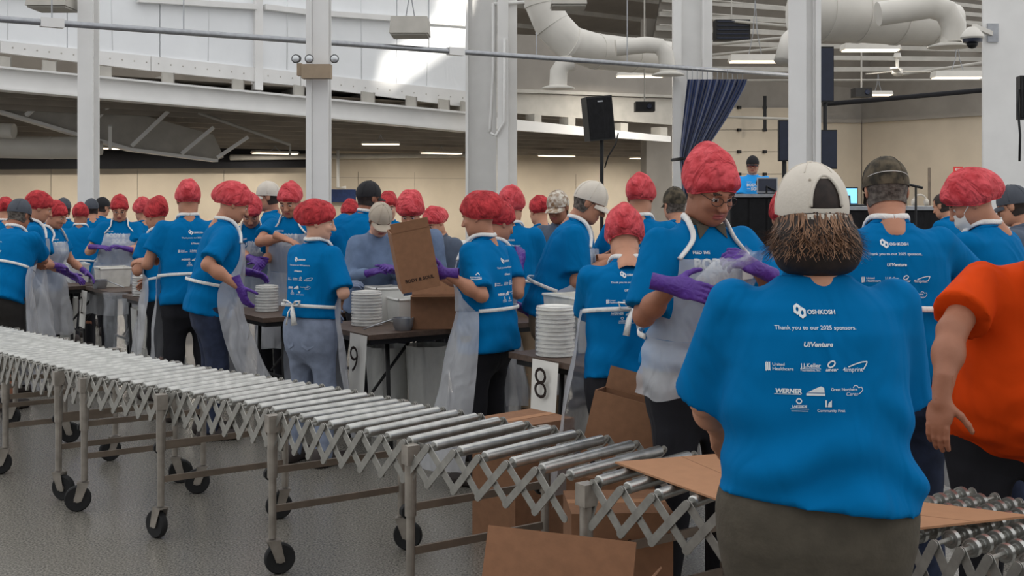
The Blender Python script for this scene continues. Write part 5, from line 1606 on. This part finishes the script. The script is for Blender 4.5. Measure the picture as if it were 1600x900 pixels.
# hair: a dark mass under the cap and strands that flick outward
G = Grid((-0.14, -0.16, -0.07), (0.14, 0.09, 0.18), 0.007)
G.ell((0, -0.03, 0.085), (0.086, 0.088, 0.095), 0.0)
for s in (-1, 1):
    G.ell((s * 0.062, -0.035, 0.045), (0.044, 0.062, 0.062), 0.03)
G.ell((0, -0.075, 0.03), (0.075, 0.042, 0.055), 0.03)
hv_, hf_ = G.net()
ho = link('hair', np_mesh('hair', hv_, hf_, ['hair_dark']), w1['root']); w1['to_head'](ho)
rg = random.Random(5)
for nm, mt, cnt in (('hair_strands', 'hair_brown', 1500), ('hair_strands', 'hair_dark', 500)):
    mb = MB()
    for i in range(cnt):
        a = rg.uniform(-2.2, 2.2)
        r0 = rg.uniform(0.93, 1.04); z0_ = rg.uniform(0.085, 0.125)
        fl_ = rg.uniform(0.0, 0.022) + 0.018 * abs(math.sin(a)) * rg.uniform(0.4, 1.3)
        ln = rg.uniform(0.045, 0.10) * (1.0 if abs(a) < 1.2 else 0.9)
        sw_ = rg.uniform(-0.25, 0.25)
        row = []
        for t in (0, 0.25, 0.5, 0.75, 1.0):
            rr = 1 + 0.10 * t
            aa = a + sw_ * t * t
            c = Vector((math.sin(aa) * (0.089 * r0 * rr + fl_ * t * t), -0.012 - math.cos(aa) * (0.100 * r0 * rr + fl_ * t * t), z0_ - ln * t + 0.012 * t ** 4))
            tg = Vector((math.cos(aa), math.sin(aa), 0)) * (0.0021 * (1 - 0.75 * t))
            row.append([c - tg, c + tg])
        mb.grid(row)
    o = mb.build(nm, mt, ho, smooth=True)

p2 = person('person in orange tee bending over beside the olive trousers', 1655, 3.55, 322, 168, sex='m', g=1.56, belly=0.12, lean=30, side=-6, pitch=45, hat=None, skin=2, hair='hair_dark', shirt='orange', sleeve=0.72,
            hem=0.83, h=0.012, wr=0.006, glove=None, R=dict(p=(1450, 680, -0.22), pole=(-0.5, -0.3, 0.1), dir=(-0.15, -0.1, -1), palm=(0.6, 0.7, 0)), L=dict(local=(-0.25, 0.45, 0.8)))
b_ = BVHTree.FromPolygons(p2['sv'].tolist(), p2['sf'].tolist())
decal(CHEST, b_, p2['T']((-0.10, 0.1, 1.22)), -Vector((p2['Rz'].T @ np.array([-1, 0, 0])).tolist()), (0, 0, 1), 'chest_print', p2['shirt'], scale=0.7)

p3 = person('man in camouflage cap seen from behind with sponsor print and apron strap', 1384, 4.5, 245, -4, g=1.25, lean=8, pitch=24, hat='cap', hatm='camo', hat_kw=dict(brim=True), skin=1, hair='hair_grey', pants='jeans',
            sleeve=0.92, h=0.012, back=dict(dx=-0.02, dz=0.03, s=1.0), apron=dict(wz=1.14), R=dict(p=(1500, 470, 0.30), pole=(0.9, -0.2, -0.6)), L=dict(local=(-0.15, 0.36, 1.05)))
MB().tube([(0.085 * math.sin(a), -0.010 - 0.110 * math.cos(a), 0.165 - 0.01 * math.cos(a)) for a in np.linspace(-1.6, 1.6, 15)], 0.0012, 6).build('glasses_cord', 'strap', [c for c in p3['root'].children if c.name.startswith('cap')][0])

p4 = person('person in puffed hairnet and white face mask beside the camouflage cap', 1516, 5.3, 269, 40, g=1.2, lean=10, hyaw=32, pitch=30, puff=(0, -0.03, 0.0), netsize=1.12, skin=1, apron=True, h=0.012, pants='jeans', sleeve=0.8,
            L=dict(p=(1490, 470, 0.2)), R=dict(local=(0.1, 0.4, 1.05)))
rows = [[Vector((math.sin(a) * 0.073 * (1 - 0.1 * abs(t - .5)), 0.022 + math.cos(a) * (0.098 - 0.03 * abs(t - 0.45)), 0.022 + 0.085 * t)) for a in np.linspace(-1.15, 1.15, 13)] for t in np.linspace(0, 1, 8)]
mo = MB().grid(rows).build('face_mask', 'mask', p4['root'], smooth=True); p4['to_head'](mo)
for s in (-1, 1): MB().tube([rows[6][0 if s < 0 else 12], Vector((s * 0.083, -0.005, 0.135))], 0.002, 5).build('ear_loop', 'mask', mo)

person('person in dark grey cap at the broad white column', 1584, 7.0, 289, 50, g=1.1, lean=8, pitch=20, hat='cap', hatm='cap_grey', hair='hair_dark', shirt='grey_shirt', h=0.016)

p7 = person('man in spectacles with tall hairnet, name tag and clear apron by the conveyor', 1110, 4.3, 236, 203, g=1.12, lean=5, hyaw=4, pitch=27, puff=(-0.02, -0.055, 0.02), netsize=1.06, skin=2, specs=True, pants='black_pants', h=0.012,
            sleeve=0.9, hem=0.93, front=True, apron=dict(len=0.84, flare=0.05, wrap=85), 
            R=dict(p=(1050, 446, -0.30), pole=(-0.35, 0.5, -0.9), dir=(1, -0.15, -0.22), palm=(0.0, 1, -0.3), pose='relax'), L=dict(p=(1184, 420, -0.22), pole=(0.6, 0.3, -0.8), dir=(-0.75, -0.3, 0.35), palm=(-0.2, 0.7, -0.6), pose='grip'))
T = p7['T']
MB().tube([T((0.062 * math.sin(a), -0.012 + 0.062 * math.cos(a), 1.487 - 0.012 * math.cos(a))) for a in np.linspace(0.25, 6.03, 18)], 0.013 * p7['k'], 8, flat=1.6).build('collar', 'olive', p7['shirt'], smooth=True)
for s in (-1, 1): MB().prism([T((s * 0.012, 0.062, 1.475)), T((s * 0.062, 0.050, 1.485)), T((s * 0.060, 0.078, 1.430))], Vector((0, 0.006, 0))).build('collar_point', 'olive', p7['shirt'])
MB().box(T((-0.105, 0.162, 1.315)), (0.075, 0.004, 0.055), (Vector((0.9, 0.42, 0)).normalized(), Vector((-0.42, 0.9, 0)).normalized(), Vector((0, 0, 1)))).build('name_tag', 'paper', p7['root'])
# the clear bag he opens
r = empty('clear_bag', P(1150, 440, 4.02))
rows = []
for i in range(13):
    t = i / 12
    rows.append([P(1180 - 70 * t + (s_ - 0.5) * (30 + 46 * t), 392 + 86 * t + (s_ - 0.5) * (16 + 60 * t) + 5 * math.sin(t * 9 + s_ * 5), 4.02 + 0.03 * math.sin(s_ * 7 + t * 5) + 0.05 * s_) - r.location for s_ in np.linspace(0, 1, 13)])
MB().grid(rows).build('film', 'clear', r, smooth=True); MB().grid([[p + Vector((0.006, 0.02, 0.004)) for p in q] for q in rows]).build('film', 'clear', r, smooth=True)
tag(r, 'clear plastic bag held open by the man with the name tag', 'bag')

person('person in apron half hidden behind the off-white cap', 1232, 5.3, 296, 172, sex='f', g=1.1, lean=8, pitch=20, hat='net', hatm='net_dark', apron=True, skin=1, h=0.014)

person('short woman seen from behind, apron bow over her sponsor print, black trousers', 975, 5.1, 330, 2, sex='m', g=1.14, belly=0.02, lean=10, pitch=38, puff=(0, -0.02, 0.02), netsize=1.10, skin=0, h=0.012, hem=0.90, sleeve=0.95, pants='black_pants',
       back=dict(s=0.98, dz=0.045), apron=dict(wz=1.23, len=0.28, flare=0.16, wrap=105, bow=True), R=dict(p=(1012, 455, 0.28), pole=(0.3, -0.4, -0.9)), L=dict(p=(938, 455, 0.28), pole=(-0.3, -0.4, -0.9)))

person('man in white baseball cap and spectacles leaning over the number 8 table', 922, 6.85, 283, -96, g=1.3, belly=0.06, lean=18, pitch=30, hat='cap', hatm='cap_white', skin=1, hair='hair_grey', specs=True, apron=dict(len=0.45, flare=0.05, wrap=95), h=0.013, pants='khaki',
       sleeve=0.8, R=dict(p=(952, 404, -0.12), pole=(-0.7, -0.3, -0.7), dir=(1, 0.2, 0.05)), L=dict(p=(950, 400, 0.25), pole=(-0.5, 0.3, -0.8)), glove=None)
person('person in hairnet seen from behind, between the white baseball cap and the curtain', 1001, 7.2, 273, -15, g=1.1, lean=6, pitch=16, netsize=1.05, skin=1, h=0.016, back=dict(dx=0.05), apron=True, L=dict(local=(-0.2, 0.36, 1.2)))
person('person in rounded camouflage cap left of the curtain', 1054, 8.3, 292, 20, g=1.1, lean=6, pitch=12, hat='cap', hatm='camo', hair='hair_grey', h=0.018)

p13 = person('woman in black trousers and long apron lifting a cardboard box', 748, 6.3, 300, 62, sex='f', g=1.12, lean=4, hyaw=8, pitch=14, hatm='net_dark', puff=(0, -0.035, 0.0), netsize=1.08, skin=1, h=0.013, hem=0.80, sleeve=0.86,
             back=dict(dx=0.01, dz=-0.02), apron=dict(len=0.13, flare=0.14, wrap=112, sweep=(-0.02, 0.08)), L=dict(p=(697, 427, -0.30), pole=(0.5, -0.2, -0.9), dir=(-1, 0.1, -0.02), palm=(-0.1, 1, 0.2), pose='relax'), R=dict(p=(668, 425, 0.10), dir=(-1, 0, 0), palm=(0, -1, 0)))
# print on her sleeve
sh_, el_, _, _ = p13['arms'][-1]
mid = Vector((sh_ * 0.45 + el_ * 0.55).tolist())
toc = Vector((p13['Rz'].T @ np.array([0, -1, 0])).tolist()); ux_ = Vector((p13['Rz'].T @ np.array([1, 0, 0])).tolist())
decal(SLEEVE, BVHTree.FromPolygons(p13['sv'].tolist(), p13['sf'].tolist()), mid, ux_, (0, 0, 1), 'sleeve_print', p13['shirt'], scale=0.9)
# raised box
bx = carton(P(655, 448, 6.02), (0.20, 0.20, 0.315), 0.18, 'cardboard box held up in purple gloves', [('f', 4, 0.05)], False, ('BODY & SOUL', 0.15, 0.05), tilt=(0.05, -0.24))
bx.rotation_euler = (0.08, -0.20, 0.20)

person('person in hairnet facing away behind the woman lifting the box', 781, 6.78, 314, -55, sex='f', g=1.1, lean=8, pitch=20, hatm='net_dark', skin=1, h=0.016, R=dict(p=(812, 410, -0.1)), apron=True, pants='jeans')
person('person in pink-red hairnet with sponsor print seen beyond the woman lifting the box', 800, 8.0, 293, -12, g=1.15, lean=6, pitch=12, netsize=1.12, skin=0, h=0.018, back=True, apron=True, pants='khaki')
person('person in patterned white cap facing the far table', 872, 8.5, 297, 150, g=1.0, lean=8, pitch=20, hat='cap', hatm='floral', skin=2, h=0.018, shirt='grey_shirt')
person('person in hairnet between the pink-red hairnet and the patterned cap', 842, 9.6, 306, 30, g=1.0, lean=8, pitch=18, hatm='net_dark', h=0.02)

p18 = person('woman in pale blue jeans looking over her shoulder beside the number 9 sheet', 498, 6.75, 313, -32, sex='f', g=1.02, lean=6, hyaw=-52, pitch=10, hatm='net_dark', puff=(0, -0.035, 0.01), netsize=1.06, skin=4, hair='hair_brown', h=0.012, pants='jeans_light', hem=0.975,
             back=dict(dx=-0.02, s=0.95), apron=dict(len=0.20, flare=0.07, wrap=92, bow=True, sweep=(0.02, 0.05)), glove='glove_grey', R=dict(p=(532, 448, 0.05), pole=(0.3, -0.5, -0.8), dir=(0.8, 0.2, 0.15)), L=dict(local=(-0.16, 0.32, 1.0)), sleeve=0.9, stance=0.12)
# patch pockets of her jeans
for s in (-1, 1):
    k_ = p18['k']; MB().prism([(s * 0.035 * k_, -0.133 * k_, 0.89 * k_), (s * 0.125 * k_, -0.112 * k_, 0.89 * k_), (s * 0.125 * k_, -0.112 * k_, 0.80 * k_), (s * 0.080 * k_, -0.124 * k_, 0.775 * k_), (s * 0.035 * k_, -0.133 * k_, 0.80 * k_)], (0, 0.03, 0)).build('patch_pocket', 'jeans_light', p18['root'])
person('woman in beige cap and washed denim shirt bent over the number 9 table', 594, 7.8, 316, 205, sex='f', g=1.05, lean=14, pitch=38, hat='cap', hatm='cap_beige', skin=4, hair='hair_dark', shirt='denim_shirt', sleeve=1.75, h=0.015,
       R=dict(p=(583, 425, -0.2)), L=dict(p=(612, 420, -0.2)))
person('person in bright hairnet behind the raised cardboard box', 641, 8.15, 303, 175, g=1.05, lean=10, pitch=34, netsize=1.18, shirt='denim_shirt', sleeve=1.6, h=0.018, skin=0)
person('person in hairnet and slate top right of the raised cardboard box', 678, 8.7, 322, 140, g=1.1, lean=12, pitch=30, puff=(0, -0.05, -0.02), shirt='grey_shirt', sleeve=1.7, h=0.018)
person('tall man in black cap leaning on one straight arm at the far table', 576, 9.0, 283, -22, g=1.15, lean=16, side=6, hyaw=-25, pitch=12, hat='cap', hatm='cap_black', skin=2, h=0.015, apron=True, L=dict(p=(527, 415, -0.2), pole=(-1, 0, 0)), R=dict(local=(0.2, 0.4, 1.1)), glove=None, sleeve=0.8)
person('person in hairnet peering over the beige cap', 607, 10.0, 299, 185, sex='f', lean=6, pitch=15, hatm='net_dark', skin=4, h=0.018)
person('person in hairnet with lettered chest left of the tall man in black cap', 547, 10.2, 312, 178, lean=8, pitch=24, hatm='net_dark', h=0.018, front=True, apron=True)

person('man in hairnet holding an apron out with purple gloves, dark jeans', 366, 7.5, 286, -68, g=1.15, belly=0.02, lean=12, pitch=26, puff=(0, -0.03, 0.0), netsize=1.05, skin=1, h=0.013, pants='jeans', hem=0.84, sleeve=0.85,
       apron=dict(len=0.20, flare=0.05, wrap=90, sweep=(0.0, 0.28)), R=dict(p=(374, 448, -0.36), pole=(-0.8, -0.5, -0.2), dir=(0.35, 0, -0.9), palm=(0.5, 0.6, 0)), L=dict(p=(388, 425, 0.05), pole=(-0.5, 0, -0.9), dir=(1, 0, -0.25)))
person('man in hairnet seen from behind at the number 11 table, black trousers', 294, 8.1, 281, 22, g=1.1, lean=8, pitch=14, netsize=1.0, skin=1, h=0.014, pants='black_pants', back=dict(dx=0.03), apron=dict(len=0.2, flare=0.06, wrap=100), L=dict(p=(232, 408, 0.1), pole=(-0.3, -0.3, -0.9), dir=(-1, 0.3, 0)), R=dict(local=(0.15, 0.36, 1.05)), glove=None, hem=0.84)
person('man in hairnet and lettered apron looking down behind the middle table', 453, 8.78, 286, 168, g=1.12, lean=8, pitch=26, netsize=1.02, skin=1, h=0.014, front=True, apron=True, R=dict(p=(442, 372, -0.28), pole=(-0.9, 0, -0.4), dir=(0.9, -0.3, -0.3)), L=dict(p=(480, 400, -0.25)), glove=None)
person('man in white cap with brim to the side, far behind the middle table', 419, 9.7, 283, 96, lean=6, pitch=10, hat='cap', hatm='cap_white', skin=1, h=0.018)
p29 = person('woman in hairnet bowed low over the middle table, lettered apron', 392, 8.95, 306, 190, sex='f', g=1.0, lean=12, pitch=42, netsize=1.05, skin=1, h=0.016, front=True, apron=True, R=dict(p=(395, 405, -0.3)), L=dict(p=(410, 412, -0.3)))
person('person in knotted hairnet turned away at the number 11 table', 243, 8.9, 312, 58, sex='f', g=1.05, lean=12, pitch=22, hatm='net_dark', puff=(0, -0.04, 0.03), skin=1, h=0.016, apron=True, L=dict(p=(212, 412, 0.0)), glove=None)
person('person in pink hairnet beyond the knotted hairnet', 222, 12.3, 311, 40, sex='f', lean=6, pitch=16, netsize=1.2, h=0.02)
person('woman in spectacles filling pouches behind the number 12 table, lettered tee', 187, 10.85, 305, 196, sex='f', g=1.3, belly=0.04, lean=6, pitch=26, hatm='net_dark', skin=0, specs=True, h=0.015, front=dict(dx=0.03), apron=dict(len=0.5), R=dict(p=(150, 386, -0.22), dir=(1, -0.2, 0)), L=dict(p=(196, 388, -0.25), dir=(-0.6, -0.3, 0.2)))
person('person in hairnet with white beard net at the table beyond number 12', 62, 9.25, 299, -62, g=1.1, lean=10, pitch=22, hatm='net_dark', skin=1, h=0.016, apron=True, R=dict(p=(90, 415, 0.05)))
person('woman in hairnet facing along the table beyond number 12', 88, 9.95, 314, -100, sex='f', lean=8, pitch=24, hatm='net_dark', skin=1, h=0.018, apron=True, front=True)
person('man in dark cap and black cargo shorts bending away from the conveyor', 30, 8.6, 311, -14, g=1.28, belly=0.03, lean=24, pitch=26, hat='cap', hatm='cap_grey', skin=2, hair='hair_grey', h=0.014, pants='cargo', shorts=True, back=dict(dx=-0.06, s=0.95), apron=dict(wz=1.15, len=0.15, flare=0.10, wrap=100), L=dict(local=(-0.1, 0.48, 1.12)), R=dict(p=(68, 405, 0.30)), glove=None, sleeve=0.8)
person('person in slate cap seen from behind by the slim column', 99, 12.0, 309, 20, lean=6, pitch=12, hat='cap', hatm='cap_grey', h=0.02, apron=True)
person('person in hairnet with bare arm beside the spectacled woman', 126, 11.4, 317, 12, g=1.15, lean=12, pitch=16, hatm='net_dark', h=0.018, apron=True, L=dict(p=(98, 400, 0.0)), glove=None, skin=2)
person('person in grey cap directly behind the slim column', 143, 12.7, 310, 30, lean=6, pitch=12, hat='cap', hatm='cap_grey', h=0.02)
person('person in black cap behind the spectacled woman', 160, 13.6, 308, -30, lean=6, pitch=12, hat='cap', hatm='cap_black', h=0.02)
person('person in hairnet at the far end of the tables beyond the dark cap', 8, 11.6, 308, 30, lean=6, pitch=14, hatm='net_dark', h=0.02, apron=True)
person('person in blue top with bare dark hair beyond the face mask', 1473, 11.0, 304, 40, lean=14, pitch=20, hat=None, hair='hair_dark', h=0.02)

# ------------------------------------------------------------------ stage and presenter
st = MB(); st.box((4.4, 16.2, 0.2), (5.2, 3.4, 0.4)); struct('stage_platform', st, 'blackcloth')
pj = person('presenter in black cap and red mirrored glasses behind a black desk', 1176, 15.6, 243, 176, g=1.2, lean=2, pitch=6, hyaw=-10, hat='cap', hatm='cap_black', skin=0, hair='hair_grey', shirt='shirt_dj', h=0.018, front=True, specs='red', glove=None, z0=0.4, sleeve=0.9)
def at(x, y, d): return P(x, y, d)
r = empty('presenter_desk', (at(1205, 300, 14.9).x, 14.9, 0.4))
zt = at(1205, 303, 15.0).z - 0.4
MB().box((0, 0, zt / 2 - 0.02), (1.15, 0.5, zt - 0.04)).build('cloth_front', 'blackcloth', r)
MB().box((0, 0, zt - 0.02), (1.2, 0.56, 0.04)).build('desk_top', 'galv', r)
for i in range(5): MB().box((-0.46 + 0.23 * i, -0.255, zt / 2 - 0.02), (0.2, 0.012, zt - 0.08)).build('cloth_pleat', 'blackcloth', r)
tag(r, 'black draped desk in front of the presenter', 'desk')
def laptop(x, d, z, label, lit, yaw):
    r = empty('laptop', (at(x, 300, d).x, d, z), yaw)
    MB().box((0, 0, 0.01), (0.30, 0.21, 0.018)).build('base', 'black', r)
    lid = MB().box((0, 0.12, 0.115), (0.30, 0.012, 0.2)).build('lid', 'galv' if not lit else 'black', r)
    MB().box((0, 0.113, 0.115), (0.27, 0.004, 0.17)).build('display', 'screen' if not lit else mat('lit_display', (120, 190, 240), 0.4, emit=(120, 190, 240, 1.2)), r)
    tag(r, label, 'laptop'); return r
laptop(1206, 15.0, 0.4 + zt, 'black laptop on the presenter desk', False, 0.3)
r = empty('microphone_boom', at(1198, 303, 15.1))
MB().tube([(0, 0, 0), (0, 0, 0.10)], 0.012, 8).build('base', 'black', r)
MB().tube([(0.16, 0, 0.02), (0.0, 0, 0.10), (-0.08, 0.1, 0.13)], 0.010, 8).build('boom', 'black', r)
MB().lathe([(0.005, -0.03), (0.02, -0.02), (0.024, 0.02), (0.01, 0.04)], (-0.10, 0.1, 0.14), 10).build('capsule', 'black', r, smooth=True)
tag(r, 'black microphone on a boom arm at the presenter desk', 'microphone')
r = empty('equipment_table', (at(1390, 300, 13.0).x, 13.0, 0))
zt = at(1390, 322, 13.0).z
MB().box((0, 0, zt - 0.02), (1.7, 0.6, 0.04)).build('top', 'galv', r)
MB().box((0, 0, zt / 2 - 0.02), (1.66, 0.56, zt - 0.04)).build('cloth_skirt', 'blackcloth', r)
tag(r, 'black skirted equipment table beyond the camouflage cap', 'table')
laptop(1333, 13.0, zt, 'tablet with a bright blue screen on the equipment table', True, 0.35)
r = empty('mixing_desk', (at(1312, 300, 13.1).x, 13.1, zt))
MB().prism([(-0.14, -0.1, 0), (0.1, -0.1, 0), (0.1, 0.1, 0), (-0.14, 0.1, 0)], (0, 0.03, 0.12)).build('case', 'screen', r)
for i in range(4): MB().box((-0.09 + 0.05 * i, -0.04, 0.13), (0.015, 0.02, 0.02)).build('fader', 'paper', r)
tag(r, 'small dark mixing desk beside the bright blue tablet', 'mixer')
r = empty('microphone_stand', (at(1431, 300, 12.0).x, 12.0, 0))
zt2 = at(1431, 292, 12).z
MB().lathe([(0.14, 0), (0.14, 0.015), (0.02, 0.03)], (0, 0, 0), 16).build('base', 'black', r)
MB().tube([(0, 0, 0.02), (0, 0, zt2)], 0.012, 8).build('pole', 'black', r)
MB().tube([(-0.10, 0, zt2 + 0.03), (0.07, 0, zt2 - 0.01)], 0.014, 8).build('boom', 'black', r)
tag(r, 'black microphone stand with a short boom by the equipment table', 'stand')
r = empty('headphones', (at(1440, 300, 12.7).x, 12.75, zt))
MB().tube([(0.07 * math.cos(a), 0, 0.06 + 0.07 * math.sin(a)) for a in np.linspace(0, math.pi, 11)], 0.010, 8).build('headband', 'cap_white', r, smooth=True)
for s in (-1, 1): MB().lathe([(0.03, -0.02), (0.04, -0.01), (0.04, 0.012), (0.03, 0.02)], (s * 0.07, 0, 0.045), 14, (Vector((0, 1, 0)), Vector((0, 0, 1)), Vector((1, 0, 0)))).build('ear_cup', 'cap_white', r, smooth='auto')
tag(r, 'white headphones on the equipment table', 'headphones')
r = empty('column_post', (at(1452, 300, 20).x, 20, 0))
MB().box((0, 0, at(1452, 262, 20).z / 2), (0.04, 0.04, at(1452, 262, 20).z)).build('upright', 'bar', r)
MB().box((0, 0, 0.02), (0.3, 0.3, 0.04)).build('foot', 'black', r)
tag(r, 'thin brown marker post before the far right wall', 'post')

# ------------------------------------------------------------------ groups of repeats
GROUPS = {'folding_table': 'folding tables of the packing stations', 'number_sheet': 'number sheets on the tables', 'lid_stack': 'wrapped lid stacks on the tables', 'plastic_tub': 'tubs on the tables',
          'carton': 'cartons about the conveyor', 'ceiling_light': 'light fixtures of the hall', 'person': 'people at the packing event', 'roller_conveyor': 'units of the roller conveyor line',
          'air_duct': 'white air ducts', 'lined_bin': 'lined bins under the tables', 'display_screen': 'dark screens on stands', 'carton_sheet': 'flat carton sheets', 'loudspeaker': 'black loudspeakers',
          'steel_pan': 'steel pans on the tables', 'clear_bag': 'clear bags', 'laptop': 'portable computers on stage', 'projector': 'hung projectors'}
for o in list(COL.objects):
    if o.parent is None and 'category' in o:
        g_ = GROUPS.get(o.name.split('.')[0])
        if g_: o['group'] = g_
